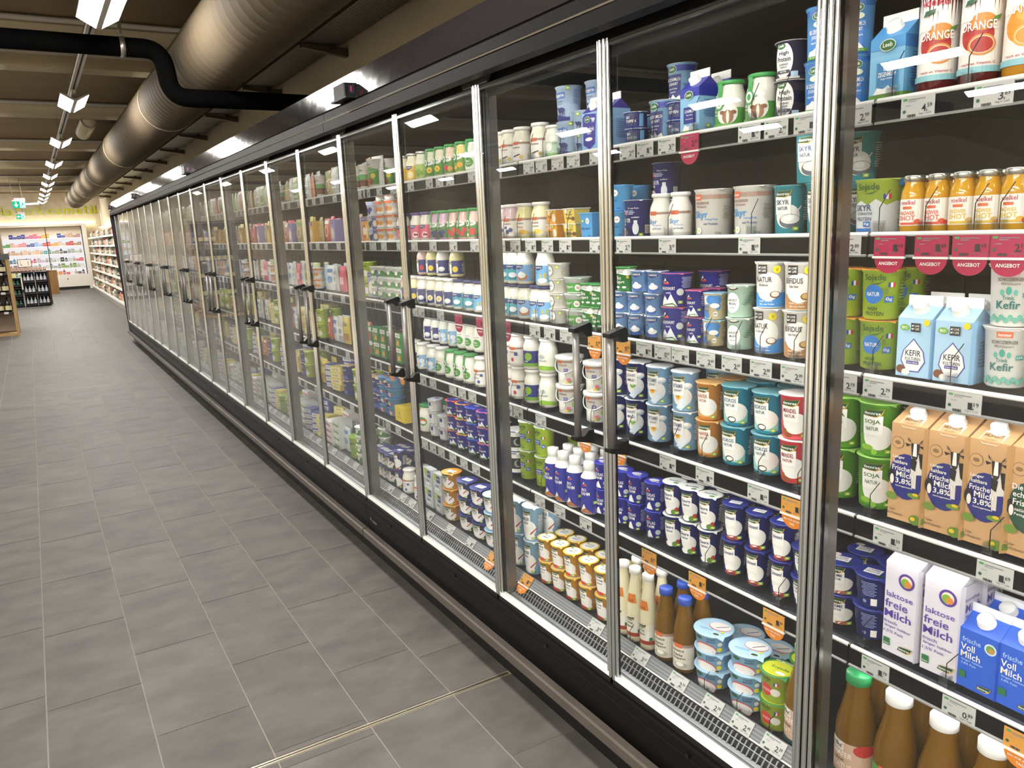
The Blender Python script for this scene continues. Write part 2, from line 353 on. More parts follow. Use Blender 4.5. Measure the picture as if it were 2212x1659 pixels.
# ---------------------------------------------------------------- refrigerated cabinets
JX = .938                                    # door joints every 0.625 m from here, hinges every 1.25 m
SH = [1.757, 1.516, 1.243, .948, .659]       # top edge of each price rail
SZ = [1.76, 1.518, 1.25, .96, .672, .355]    # where goods stand, per shelf; the last is the bottom deck
BLK, DRK = '141313|.32', '26262a|.45'
def shelf_mesh(y0, y1, z, i):
    b = MB(); b.prism([(1.372, z-.004), (1.98, z-.004), (1.98, z-.016), (1.372, z-.02)], y0, y1, '34363c|.4')
    b.prism([(1.98, z+.0), (1.99, z), (1.99, z-.12), (1.98, z-.016)], y0, y1, DRK)
    for k in range(2):
        y = y0+.02 if k == 0 else y1-.02
        b.prism([(1.45, z-.02), (2.05, z-.02), (2.05, z-.10), (1.95, z-.09)], y-.002, y+.002, DRK)
    return b
def rail_mesh(y0, y1, z):
    b = MB(); b.prism([(1.368, z-.003), (1.375, z), (1.375, z-.036), (1.369, z-.038), (1.366, z-.036)], y0, y1, 'dull')
    b.prism([(1.362, z-.037), (1.368, z-.034), (1.368, z-.039), (1.363, z-.040)], y0, y1, '9c9c9a|.3')
    return b
def lip_mesh(y0, y1, z):
    b = MB(); b.lathe([(.0048, y0), (.0048, y1)], 'e9e9e6|.25', 10, (1.372, 0, z+.002), 'y')
    b.prism([(1.378, z-.002), (1.392, z-.002), (1.392, z+.001), (1.378, z+.001)], y0, y1, '50525a|.35')
    return b
def strip_mesh(y0, y1, z):
    b = MB(); b.prism([(1.3755, z-.037), (1.387, z-.037), (1.387, z-.035), (1.3755, z-.035)], y0, y1, 'sled'); return b
def cabinet(u0, u1, label, last, joints):
    t = thing('refrigerated_cabinet', label, 'fridge', (0, 0, 0), group='wall of joined refrigerated cabinets')
    g = .002; y0, y1 = u0+g, u1-g
    b = MB(); b.prism([(1.26, .0), (1.26, .118), (1.30, .118), (1.30, 0)], y0, y1, BLK); part('kick_plate', b, t)
    b = MB(); b.prism([(1.187, .128), (1.187, .158), (1.192, .164), (1.214, .164), (1.217, .158), (1.217, .128)], y0+.004, y1-.004, 'steel_brown'); b.prism([(1.217, .125), (1.25, .125), (1.25, .15), (1.217, .15)], y0, y1, BLK)
    part('bumper_rail', b, t)
    b = MB(); b.prism([(1.232, .125), (1.215, .255), (1.2165, .258), (1.2165, .2615), (1.2145, .264), (1.209, .293), (1.212, .3), (1.225, .3), (1.225, .295), (1.245, .295), (1.245, .305), (1.34, .305), (1.34, .118), (1.26, .118)], y0, y1, 'dull')
    for k in range(int((y1-y0)/.625)+1): b.box(1.2085, y0+.31+.625*k, .266, 1.214, y0+.322+.625*k, .274, '060606')
    part('base_panel', b, t)
    b = MB(); b.prism([(1.243, .303), (1.262, .305), (1.262, .314), (1.243, .311)], y0, y1, '8b8d8f|.35|.3'); b.prism([(1.264, .306), (1.276, .31), (1.276, .318), (1.264, .315)], y0, y1, '8c8e90|.3|.5')
    b.prism([(1.276, .30), (1.31, .30), (1.31, .34), (1.306, .34)], y0, y1, '101012'); part('inner_sill', b, t)
    b = MB(); y = y0+.01                              # air grille: bent wires over a dark slot
    b.tube([(1.286, y0, .3335), (1.286, y1, .3335)], .0012, 'aeb1b4|.3|.7', 6)
    st = .0152 if u0 < 7 else .03
    while y < y1:
        p = [(1.273, y, .318), (1.2935, y, .3425), (1.2965, y, .343), (1.298, y, .339)]; v = []; f = []
        for q in p: v += [(q[0], q[1]-.002, q[2]), (q[0], q[1]+.002, q[2]), (q[0]+.0015, q[1], q[2]-.003)]
        for i in range(3):
            for k in range(3): a, c = 3*i+k, 3*i+(k+1) % 3; f.append((a, c, c+3, a+3))
        b.add(v, f, 'a9acb0|.3|.6'); y += st
    part('air_grille', b, t)
    b = MB(); b.prism([(1.30, .3475), (1.3235, .3745), (1.327, .3745), (1.31, .345)], y0, y1, '75777a|.35'); b.prism([(1.2985, .3455), (1.3005, .3485), (1.303, .3475), (1.301, .3445)], y0, y1, 'f2f2ee|.3')
    for k in range(3): b.prism([(1.3035+.006*k, .3524+.0069*k), (1.3055+.006*k, .3547+.0069*k), (1.306+.006*k, .354+.0069*k)], y0, y1, '939598|.35')
    part('ticket_strip', b, t)
    b = MB(); b.prism([(1.327, .345), (2.05, .345), (2.05, .33), (1.31, .33)], y0, y1, '3c3f45|.45'); part('deck', b, t)
    b = MB(); b.box(2.04, y0, .3, 2.08, y1, 2.0, '141313|.6')
    for k in range(int((y1-y0)/1.25+.01)):
        for q in range(10): b.box(2.035, y0+1.25*k+.06+.12*q, .45, 2.041, y0+1.25*k+.13+.12*q, 1.9, '0c0b0b|.6')
    part('back_panel', b, t)
    b = MB(); b.prism([(1.172, 2.08), (1.205, 2.195), (1.24, 2.2), (1.24, 2.08)], y0, y1, 'canopy'); part('canopy_panel', b, t)
    b = MB(); b.prism([(1.162, 1.995), (1.16, 2.03), (1.166, 2.034), (1.168, 2.04), (1.166, 2.07), (1.172, 2.074), (1.19, 2.074), (1.2, 2.0), (1.19, 1.99)], y0, y1, 'dull')
    b.prism([(1.1595, 2.0335), (1.164, 2.0375), (1.1635, 2.0415), (1.158, 2.0375)], y0, y1, '9a948a|.15|1')
    part('canopy_trim', b, t)
    b = MB(); b.prism([(1.172, 2.078), (2.1, 2.078), (2.1, 2.0), (1.33, 2.0), (1.275, 1.955), (1.262, 1.955), (1.255, 1.99), (1.25, 2.045), (1.2, 2.045), (1.2, 2.06)], y0, y1, '0b0a0a|.6'); b.box(1.24, y0, 2.078, 2.1, y1, 2.19, '161414')
    b.prism([(1.249, 1.985), (1.262, 1.985), (1.262, 2.03), (1.249, 2.03)], y0, y1, '1e1b1b|.35')
    part('canopy_frame', b, t)
    b = MB(); b.prism([(1.296, 1.967), (1.32, 1.987), (1.318, 1.990), (1.294, 1.970)], y0, y1, 'led'); part('light_strip', b, t)
    b = MB(); yd = u1-.31 if not last else u1-.2; yd = {0: 3.14}.get(round(max(u0, 0)), yd)
    b.box(1.135, yd-.06, 2.085, 1.19, yd+.06, 2.14, '0b0b0b|.3'); b.box(1.13, yd-.09, 2.08, 1.185, yd+.09, 2.087, '0b0b0b|.3')
    b.box(1.135, yd-.075, 2.09, 1.185, yd-.06, 2.138, '151515|.2')
    b.box(1.15, yd-.0765, 2.098, 1.172, yd-.075, 2.13, '2b2838|.15'); b.box(1.158, yd-.078, 2.105, 1.1605, yd-.0765, 2.124, 'red_led'); part('temperature_display', b, t, 'small black display box with a red digit')
    for yj in joints:
        b = MB(); b.box(1.248, yj-.016, .32, 1.288, yj+.016, 1.985, '6a655f|.3|.6'); b.box(1.246, yj-.018, .345, 1.258, yj-.014, 1.96, '77756f|.2|.9'); part('mullion_post', b, t)
        b = MB(); b.add([(1.222, yj-.1, 2.015), (1.222, yj+.1, 2.015), (1.222, yj+.075, 1.983), (1.222, yj-.075, 1.983), (1.23, yj-.1, 2.015), (1.23, yj+.1, 2.015), (1.23, yj+.075, 1.983), (1.23, yj-.075, 1.983)],
                        [(0, 1, 2, 3), (7, 6, 5, 4), (0, 4, 5, 1), (1, 5, 6, 2), (2, 6, 7, 3), (3, 7, 4, 0)], '4a4543|.35')
        for d in (-.018, .018): b.lathe([(.0035, 2.0), (.0035, 2.045), (.009, 2.045), (.009, 2.048)], '8d867b|.3|.7', 10, (1.232, yj+d, 0))
        part('hinge_bracket', b, t)
    yb = u0; n = 0
    while yb < u1-.3:
        ye = min(yb+1.25, u1)
        for i, z in enumerate(SH):
            s = part('shelf', shelf_mesh(yb+.003, ye-.003, z, i), t)
            part('price_rail', rail_mesh(yb+.003, ye-.003, z), s); part('front_lip', lip_mesh(yb+.003, ye-.003, z), s, 'pale rounded front edge'); part('shelf_light', strip_mesh(yb+.02, ye-.02, z), s, 'thin white light strip under the shelf edge')
        yb = ye
    if last:
        b = MB(); b.prism([(1.21, .3), (1.16, 2.0), (1.2, 2.19), (2.1, 2.19), (2.1, .12), (1.22, .12)], u1-.002, u1+.03, '1d1722|.3'); part('end_panel', b, t)
    if u0 in (3.438, 7.188):
        b = MB(); sf = lambda u, v, e: (1.2115-e, u0+.17-u*1.0, .225+v)
        b.prints([('t', 'meter', .0, -.01, .055, .016, '8c8a86'), ('e', -.045, -.006, .006, .009, '8c8a86')], lambda u, v, e: (1.2185-(.01+v)*.13-e, u0-.09-u, .226+v), .001); part('maker_mark', b, t)
    return t
CABS = []
J = [JX+1.25*k for k in range(11)]
CABS += [cabinet(-.312, 3.438, 'nearest refrigerated cabinet of the wall, with dairy drinks and yoghurts', False, J[0:2])]
CABS += [cabinet(3.438, 7.188, 'second refrigerated cabinet from the viewer in the joined wall', False, J[2:5])]
CABS += [cabinet(7.188, 10.938, 'third refrigerated cabinet from the viewer in the joined wall', False, J[5:8])]
CABS += [cabinet(10.938, 14.063, 'farthest refrigerated cabinet of the wall, ending in a dark frame', True, J[8:11])]
# ---------------------------------------------------------------- glass doors
def door_meshes(hand):                        # hand: +1 handle on the far edge, -1 on the near edge
    w = .3125; f = MB()
    g = MB(); g.box(1.226, -w+.012, .33, 1.238, w-.012, 1.97, 'glass')
    for s in (-1, 1):
        y = s*(w-.0085)
        f.lathe([(.0058, .318), (.0058, 1.985)], 'dfe1df|.16|1', 12, (1.224, y+s*.001, 0)); f.lathe([(.0052, .318), (.0052, 1.985)], 'd2d5d3|.16|1', 12, (1.2345, y+s*.001, 0))
        f.box(1.226, y-.009, .318, 1.2395, y+.003, 1.985, '26282a|.1|.6'); f.lathe([(.0042, .318), (.0042, 1.985)], 'dfe1df|.16|1', 10, (1.226, y-s*.0105, 0))
    f.box(1.224, -w+.012, 1.968, 1.24, w-.012, 1.974, '8d908e|.15|1'); f.box(1.2235, -w+.012, 1.975, 1.24, w-.012, 1.981, '70726f|.15|1')
    f.box(1.2215, -w+.012, .317, 1.24, w-.012, .33, 'f1f1ec|.3'); f.prism([(1.221, .317), (1.24, .317), (1.24, .3), (1.219, .301)], -w+.006, w-.006, '121111|.35')
    yh = hand*(w-.072)
    h = MB(); h.lathe([(.0, -.14), (.0095, -.14), (.0095, .14), (0, .14)], '8a8784|.4|.6', 16, (1.178, yh, 1.147))
    for s in (-1, 1):
        z = 1.147+s*.14; zz = [(1.164, 0), (1.164, .012), (1.215, .028), (1.222, .02), (1.222, -.018), (1.205, -.018), (1.19, 0)]
        h.prism([(x, z+s*q*.8) for x, q in zz], yh-.013, yh+.013, '0f0f0f|.35')
    return f.mesh('glass_door'), g.mesh('glass_pane'), h.mesh('handle')
DM = {h: door_meshes(h) for h in (-1, 1)}
for k in range(22):
    y = JX-.3125+.625*k; hand = 1 if k % 2 else -1; f, g, h = DM[hand]
    t = part('glass_door', f, CABS[0 if k < 5 else 1 if k < 11 else 2 if k < 17 else 3]); t.location = (0, y, 0)
    part('glass_pane', g, t)
    if k != 21: part('handle', h, t, 'grey bar handle with black end brackets')
# ---------------------------------------------------------------- goods: one builder per packaging shape, one entry per product
WH, NV, GR, LB = 'f3f1ec', '1d2468', '3c8a34', '9ccbea'
K = {}                                        # key -> (object name, category, description, [(part, mesh)], radius, height)
def interp(prof, z):
    for (r0, z0), (r1, z1) in zip(prof, prof[1:]):
        if z0 <= z <= z1 and z1 > z0: return r0+(r1-r0)*(z-z0)/(z1-z0)
    return prof[-1][0] if z > prof[-1][1] else prof[0][0]
def round_surf(prof, R):
    def sf(u, v, e):
        a = u/R; r = interp(prof, v)+e; return (r*math.sin(a), -r*math.cos(a), v)
    return sf
def lid_surf(z): return lambda u, v, e: (u, v, z+e)
def fin(key, name, cat, desc, parts, r, h):
    K[key] = (name, cat, desc, [(n, b.mesh(n)) for n, b in parts if b.v], r, h)
def cup(key, desc, r, rb, h, body, lid, pr, lp=(), name='yoghurt_cup', cat='cup', seg=26, lidm=None):
    prof = [(rb*.92, .001), (rb, .004), (r-.0022, h-.006)]
    b = MB(); b.lathe([(0, 0.0005)]+prof+[(r, h-.005), (r, h-.0012)], body, seg)
    l = MB(); l.lathe([(r-.001, h-.0012), (r+.0018, h-.0015), (r+.0018, h-.0004), (r-.003, h-.0002), (r*.5, h-.0008), (0, h-.0005)], lid, seg)
    l.add([(r*.55, -r*.86, h-.0008), (r*.86, -r*.55, h-.0008), (r*.93, -r*.93, h-.004)], [(0, 1, 2)], lid)
    l.prints(lp, lid_surf(h-.0004), .0003, .0002, .5)
    if name == 'yoghurt_cup': name = 'quark_cup' if 'quark' in desc else 'cream_cup' if 'cream' in desc or 'creme' in desc else 'skyr_cup' if 'skyr' in desc else name
    p = MB(); p.prints(pr, round_surf(prof, (r+rb)/2)); fin(key, name, cat, desc, [('cup_body', b), ('lid', l), ('printed_label', p)], r, h)
def jar(key, desc, r, h, fill, lidc, pr, nr=.78, name='yoghurt_jar', cat='jar', lh=.1, strip=None):
    prof = [(r*.86, .001), (r, h*.05), (r, h*.60), (r*.97, h*.68), (r*nr, h*.84), (r*nr, h*.9)]
    b = MB(); b.lathe([(0, .0005)]+prof, fill+'|.12', 26)
    l = MB(); l.lathe([(r*nr+.002, h*(1-lh)), (r*nr+.004, h*(1-lh)+.002), (r*nr+.004, h-.003), (r*nr+.002, h-.001), (0, h-.0014)], lidc, 26)
    sf = round_surf(prof, r); p = MB(); p.prints(pr, sf)
    if strip:
        l.prints([('r', -.017, h*.5, -.004, h*.92, strip), ('e', -.0105, h*.53, .012, .016, strip), ('e', -.0105, h*.53, .009, .012, WH), ('e', -.0105, h*.53, .005, .007, strip)], round_surf([(r+.001, 0), (r+.001, h*.64), (r*nr+.004, h*.86), (r*nr+.005, h)], r), .002)
    fin(key, name, cat, desc, [('jar_body', b), ('lid', l), ('printed_label', p)], r, h)
def bottle(key, desc, prof, fill, cap, capz, pr, R, h, name='milk_bottle', cat='bottle'):
    b = MB(); b.lathe([(0, .0005)]+prof, fill, 28)
    l = MB(); z0, cr = capz; l.lathe([(cr, z0), (cr+.0015, z0+.001), (cr+.0015, h-.003), (cr, h-.0008), (0, h-.0012)], cap, 24)
    p = MB(); p.prints(pr, round_surf(prof, R)); fin(key, name, cat, desc, [('bottle_body', b), ('cap', l), ('printed_label', p)], R, h)
def carton(key, desc, w, h, fullh, col, capc, pr, fin_h=.018, finc=WH, name='milk_carton', roof=None, flat=False):
    d = w; a = w/2; top = fullh-fin_h
    b = MB(); v = [(-a, -a, 0), (a, -a, 0), (a, a, 0), (-a, a, 0), (-a, -a, h), (a, -a, h), (a, a, h), (-a, a, h)]
    b.add(v, [(3, 2, 1, 0), (0, 1, 5, 4), (1, 2, 6, 5), (2, 3, 7, 6), (3, 0, 4, 7)], col)
    yr = .0 if not flat else a*.55
    g = [(-a, -a, h), (a, -a, h), (a, a, h), (-a, a, h), (-a, yr, top), (a, yr, top), (a*.5, yr, top), (-a*.5, yr, top)]
    b.add(g, [(0, 1, 5, 4), (2, 3, 4, 5), (1, 2, 5), (3, 0, 4)], roof or col)
    b.box(-a, yr-.0012, top-.002, a, yr+.0012, fullh, finc)
    if flat: b.add([(-a, yr, top), (a, yr, top), (a, a, top), (-a, a, top), (-a, a, h), (a, a, h)], [(0, 1, 2, 3), (3, 2, 5, 4)], roof or col)
    sl = Vector((0, yr+a, top-h)).normalized(); nn = Vector((0, -sl.z, sl.y)); cen = Vector((0, -a, h))+sl*((yr+a)*.62 if flat else (yr+a)*.75)
    c = MB(); vs = []; fs = []; cr = w*.2
    for k, (r, o) in enumerate(((cr*1.12, -.003), (cr*1.12, .002), (cr, .003), (cr, .013), (cr*.9, .0145), (0, .0145))):
        for q in range(20):
            t = 2*math.pi*q/20; vs.append(cen+Vector((1, 0, 0))*r*math.cos(t)+sl*r*math.sin(t)+nn*o)
    for k in range(5):
        for q in range(20): fs.append((k*20+q, k*20+(q+1) % 20, (k+1)*20+(q+1) % 20, (k+1)*20+q))
    c.add(vs, fs, capc, True)
    def sf(u, v, e):
        if u > a: return (a+e, -a+(u-a), v)
        if u < -a: return (-a-e, -a+(-a-u), v)
        if v > h: q = Vector((u, -a, h))+sl*(v-h)+nn*e; return tuple(q)
        return (u, -a-e, v)
    p = MB(); p.prints(pr, sf, cuts=(-a, a)); fin(key, name, 'carton', desc, [('carton_body', b), ('screw_cap', c), ('printed_label', p)], a, fullh)
def block(key, desc, w, d, h, col, pr, name='food_box', cat='box', lid=None, taper=0):
    b = MB(); a, c, t = w/2, d/2, taper
    b.add([(-a+t, -c+t, 0), (a-t, -c+t, 0), (a-t, c-t, 0), (-a+t, c-t, 0), (-a, -c, h), (a, -c, h), (a, c, h), (-a, c, h)], [(3, 2, 1, 0), (4, 5, 6, 7), (0, 1, 5, 4), (1, 2, 6, 5), (2, 3, 7, 6), (3, 0, 4, 7)], col)
    l = MB()
    if lid: l.box(-a-.002, -c-.002, h-.003, a+.002, c+.002, h, lid)
    p = MB(); p.prints(pr, lambda u, v, e: (u, -c+t*(1-v/h)-e, v) if u <= a else (a+e, -c+(u-a), v), cuts=(a,)); fin(key, name, cat, desc, [('box_body', b), ('lid', l), ('printed_label', p)], a, h)
def pouch(key, desc, w, h, col, pr, name='food_pouch', d=.03):
    b = MB(); n = 6; v = []; f = []
    for i in range(n+1):
        t = i/n; th = d*.5*math.sin(math.pi*min(1, .12+t*.88))**.7 if i < n else .0008
        for k in range(9):
            u = k/8*2-1; v.append((u*w/2*(1-.06*math.sin(math.pi*t)), -th*(1-u*u)**.5-.001, t*h))
        for k in range(9):
            u = 1-k/8*2; v.append((u*w/2*(1-.06*math.sin(math.pi*t)), th*(1-u*u)**.5+.001, t*h))
    for i in range(n):
        for k in range(18): f.append((i*18+k, i*18+(k+1) % 18, (i+1)*18+(k+1) % 18, (i+1)*18+k))
    b.add(v, f, col+'|.25', True)
    def sf(u, v, e):
        t = v/h; th = d*.5*math.sin(math.pi*min(1, .12+t*.88))**.7; q = max(-.98, min(.98, u/(w/2))); return (u, -th*(1-q*q)**.5-.001-e, v)
    p = MB(); p.prints(pr, sf); fin(key, name, 'pouch', desc, [('pouch_body', b), ('printed_label', p)], w/2, h)
def dn(u, v, w):                              # the green leaf-shaped brand mark
    return [('p', [(u-w*.5, v-w*.14), (u-w*.36, v+w*.16), (u+w*.55, v+w*.24), (u+w*.44, v-w*.06), (u+w*.2, v-w*.2)], 'd9a63a'), ('p', [(u-w*.5, v-w*.12), (u-w*.37, v+w*.15), (u+w*.53, v+w*.23), (u+w*.38, v-w*.04), (u+w*.15, v-w*.16)], '1f4a2a'), ('t', 'dennree', u-.01*w, v+.02*w, w*.78, w*.17, WH)]
def side(u, v, w, h, c, n=7):                 # fine print
    return [('r', u-w/2*(1 if i % 3 else .8), v+h*i/n, u+w/2*(.95 if i % 2 else .7), v+h*(i+.45)/n, c) for i in range(n)]
def bio(u, v, w=.011): return [('r', u-w/2, v-w*.35, u+w/2, v+w*.35, '9ab928'), ('e', u, v, w*.28, w*.18, 'e8efc8')]
def bars(u, v, w, h): return [('r', u-w/2, v-h/2, u+w/2, v+h/2, WH)]+[('r', u-w/2+w*(i+.3)/8, v-h*.42, u-w/2+w*(i+.3+.2*(1+i % 3))/8, v+h*.42, '1a1a1a') for i in range(8)]
def bowl(u, v, w, c='e9e7e2', d='b9c9d6'): return [('e', u, v, w*.5, w*.3, d), ('e', u, v+w*.08, w*.42, w*.2, c), ('e', u-w*.03, v+w*.14, w*.2, w*.12, 'fbfaf7')]
def flag(u, v, w): return [('r', u-w*.5, v-w*.35, u-w*.17, v+w*.35, '22409a'), ('r', u-w*.17, v-w*.35, u+w*.17, v+w*.35, 'f2f0ec'), ('r', u+w*.17, v-w*.35, u+w*.5, v+w*.35, 'cc2f3c')]
def dcup(key, desc, r, rb, h, body, lid, l1, l2, tc, pic, foot=None, lp=()):
    w = r*.95; x = -r*.12
    pr = ([('r', -r*1.0, h*.1, r*.95, h*.42, foot)] if foot else [])+[('e', r*.15, h*.38, r*.75, h*.24, 'eceae4')]+pic+[('r', x-w*.5, h*.42, x+w*.5, h*.78, 'f4f2ee')]+dn(x, h*.82, w)
    pr += [('t', l1, x, h*.66, w*.78, h*.095, tc)]+([('t', l2, x, h*.54, w*.62, h*.07, tc)] if l2 else [])+side(r*1.35, h*.3, r*.55, h*.5, 'dcd9d2' if body != WH else '9a9a9a', 11)+bio(r*.62, h*.13)
    cup(key, desc, r, rb, h, body, lid, pr, lp)
SILV = 'c9cbcb|.25|.8'
dcup('kokos', 'teal coconut yoghurt cup', .042, .034, .1, '2a8aa6', '6fa3aa|.3', 'KOKOS', 'NATUR', '245f74', [('e', -.002, .018, .012, .008, '4a3524'), ('e', -.001, .0185, .009, .005, 'fbfaf6')], '8ecbc4')
dcup('hafer', 'orange oat yoghurt cup', .037, .030, .098, 'd08a3e', 'd8a868|.3', 'HAFER', 'NATUR', 'b0602a', [], 'dba15c')
dcup('mandel', 'red almond yoghurt cup', .041, .033, .104, 'dd4a56', 'efe6e0', 'MANDEL', 'NATUR', '8d2b30', [('e', -.018, .016, .006, .010, '9a5a2c'), ('e', -.008, .011, .009, .005, '8a4c22')], 'c63a48')
dcup('soja', 'green soya yoghurt cup', .041, .034, .112, '5f9e2e', '8fc25a|.3', 'SOJA', 'NATUR', '3d6b26', [('e', -.016, .02, .014, .006, '86b53c'), ('e', 0, .012, .006, .006, '8cc044')], '579428')
dcup('skyrt', 'teal skyr cup', .037, .031, .106, '3d9aa6', '7fb9bd|.3', 'SKYR', 'NATUR', '1f3f63', bowl(.012, .03, .05, 'e9e7e2', '5c6670')+[('p', [(.02, .045), (.034, .062), (.036, .06), (.023, .043)], 'e6e4e0')])
dcup('fett', 'light blue low-fat yoghurt cup', .0375, .034, .106, '8fbce0', 'd9dcdc', 'FETTARMER', 'JOGHURT', '27476f', bowl(.02, .07, .03)+[('e', -.004, .042, .0075, .0085, 'f2b321'), ('t', '1,8', -.004, .042, .007, .005, 'a05a12'), ('p', [(-.01, .012), (.012, .04), (.026, .026), (.004, .004)], 'dfeaf2')])
dcup('navyj', 'navy mild yoghurt cup', .037, .033, .106, '26307c', 'd9dcdc', 'JOGHURT', 'MILD', '27306b', bowl(.02, .07, .03)+[('e', 0, .043, .008, .0085, '79b33c'), ('t', '3,8', 0, .043, .007, .005, WH), ('p', [(-.012, .012), (.012, .042), (.026, .028), (.004, .004)], 'd5e2ec')])
dcup('saure', 'navy sour cream cup', .032, .026, .093, '232c74', 'e4e6e0', 'Saure', 'Sahne', '27306b', [('e', -.004, .012, .014, .008, 'f3f1ec'), ('e', .013, .012, .01, .008, '5d8a3a'), ('e', .02, .02, .006, .006, 'b9483a')], None, [('t', 'Saure Sahne', 0, .003, .036, .009, '2b3a5c'), ('e', .012, -.015, .008, .005, '4f8a3a')])
dcup('schmand', 'navy cup of thick cream', .032, .026, .093, '232a70', '2a3280', 'Schmand', None, '27306b', [('e', -.002, .02, .013, .011, 'f3f1ec'), ('e', .004, .008, .02, .007, 'b04a3c')], None, [('r', -.016, -.008, .014, .012, WH), ('t', 'Schmand', -.001, .004, .024, .006, NV), ('e', .012, -.014, .007, .004, '1f4a2a')])
dcup('creme', 'navy creme fraiche cup', .038, .030, .072, '242c74', '2c3686', 'CREME', 'FRAICHE', '27306b', [('e', -.004, .012, .012, .01, 'f3f1ec'), ('e', .008, .006, .014, .005, 'c46a4a')], None, [('r', -.02, -.012, .014, .014, WH), ('t', 'CREME', -.003, .007, .024, .006, NV), ('t', 'FRAICHE', -.003, -.003, .028, .006, NV), ('e', .018, -.018, .009, .005, '1f4a2a'), ('e', -.02, .02, .01, .007, 'ead9d0')])
sf = K['creme']
cup('creme2', 'turned navy creme fraiche cup', .038, .030, .072, '242c74', '2c3686', side(.004, .03, .03, .034, '8d95c4', 9)+[('r', .008, .01, .02, .026, WH), ('e', -.004, .018, .004, .004, '8d95c4')], [('r', -.02, -.012, .014, .014, WH), ('t', 'CREME', -.003, .007, .024, .006, NV), ('t', 'FRAICHE', -.003, -.003, .028, .006, NV), ('e', .018, -.018, .009, .005, '1f4a2a')])
dcup('quarkl', 'tall light blue quark cup', .037, .034, .125, '94c0e2', 'dfe6ea', 'MAGER', 'QUARK', '26304f', [('e', .008, .02, .02, .013, 'f3f1ec'), ('p', [(.01, .03), (.034, .052), (.036, .049), (.013, .026)], 'b3342c')], None, [('e', -.014, .01, .008, .008, 'f1c63a'), ('t', 'MAGER', .006, .006, .024, .006, NV), ('t', 'QUARK', .006, -.004, .024, .006, NV)])
for kk, dd, bc, lc in (('quarko', 'orange quark cup', 'dd9a2e', 'e8a63c'), ('quarkn', 'navy quark cup', '2b2f6c', '333a86'), ('quarkb', 'light blue quark cup', '8dbbe0', 'bcd7ea')):
    dcup(kk, dd, .043, .036, .07, bc, lc, 'SPEISE', 'QUARK', '26304f', [('e', .012, .018, .02, .011, 'f3f1ec'), ('p', [(.012, .024), (.03, .04), (.032, .037), (.015, .021)], 'b3342c')], None, [('r', -.022, -.014, .022, .014, WH), ('t', 'SPEISE', 0, .006, .028, .007, NV), ('t', 'QUARK', 0, -.006, .028, .007, NV), ('e', .014, -.024, .01, .006, '1f4a2a')])
dcup('sahneo', 'orange whipping cream cup', .032, .026, .082, 'd99a33', 'e7c34a', 'Schlag', 'Sahne', '2a3320', [('p', [(.004, .01), (.03, .012), (.024, .03), (.018, .042), (.014, .052), (.008, .04)], 'f3f1ec'), ('e', -.006, .01, .018, .006, 'c44a34')], None, [('e', 0, 0, .027, .027, 'f1eee6'), ('t', 'Schlag', 0, .006, .024, .008, '3a4660'), ('t', 'Sahne', 0, -.006, .024, .008, '3a4660'), ('r', -.02, .012, -.012, .018, '2f7a4a')])
def mount(u, v, w): return [('p', [(u-w*.5, v-w*.3), (u-w*.2, v+w*.25), (u, v), (u+w*.2, v+w*.35), (u+w*.55, v-w*.3)], 'e8ecf2'), ('p', [(u-w*.5, v-w*.35), (u+w*.6, v-w*.35), (u+w*.3, v-w*.12), (u-w*.2, v-w*.2)], '5c8a3c')]
def bgl(u, v, w): return [('r', u-w*.5, v-w*.3, u+w*.5, v-w*.05, 'd8453a'), ('p', [(u-w*.45, v-w*.05), (u-w*.1, v+w*.5), (u+.1*w, v+w*.1), (u+w*.45, v-w*.05)], 'f0eef0'), ('r', u-w*.25, v-w*.05, u+w*.2, v+w*.12, '4a2c22')]
cup('berch', 'big dark blue yoghurt cup', .041, .037, .088, '2a2f9e', 'b9587a', bgl(-.012, .066, .02)+[('t', 'BIO-JOGHURT', -.006, .048, .042, .010, WH), ('t', 'mild', -.004, .038, .014, .005, 'd9dcef')]+mount(-.006, .018, .05)+[('e', .028, .04, .009, .009, 'cfd6d2')]+side(.046, .05, .03, .03, 'a9aede', 9)+bio(.028, .014), [('e', 0, 0, .034, .034, '2f36a8'), ('t', 'JOGHURT', 0, 0, .04, .008, WH)])
cup('berchs', 'small dark blue yoghurt cup', .029, .025, .068, '2b3094', 'c05a84', bgl(-.006, .05, .014)+[('t', 'JOGHURT', -.002, .036, .026, .008, WH), ('t', 'mild', 0, .028, .01, .004, WH)]+mount(0, .014, .034)+side(.034, .03, .018, .03, 'a9aede', 7)+bio(.02, .02, .008))
cup('schlag', 'dark blue cup of whipping cream', .030, .027, .083, '2b2f9c', '3a41b8', bgl(-.010, .062, .015)+[('t', 'SCHLAG', -.002, .049, .028, .009, WH), ('t', 'RAHM', -.002, .038, .022, .009, WH), ('p', [(-.016, .006), (-.01, .022), (-.003, .028), (.006, .006)], WH), ('e', .02, .022, .0075, .0075, 'cfd6d2')]+side(.036, .03, .02, .04, 'a9aede', 9)+bio(.018, .009, .009), [('e', -.006, .004, .016, .011, 'd8d4e6'), ('t', 'RAHM', .004, -.01, .024, .007, WH)])
for kk, dd, lc in (('quarkr', 'dark blue quark cup, red rim', 'c8483c'), ('quarkg', 'dark blue quark cup, orange rim', 'dd8f30'), ('quarkbl', 'dark blue quark cup, blue rim', '3c55c8'), ('quarkp', 'dark blue quark cup, pink rim', 'c25a86')):
    cup(kk, dd, .039, .034, .064, '2a2f96', lc, bgl(-.008, .046, .014)+[('t', 'SPEISEQUARK', 0, .034, .038, .008, WH)]+mount(0, .014, .04)+side(.046, .03, .022, .025, 'a9aede', 7)+bio(.03, .01, .009), [('e', 0, 0, .032, .032, '2f36a8'), ('e', .004, .008, .014, .008, 'd5d3e6')])
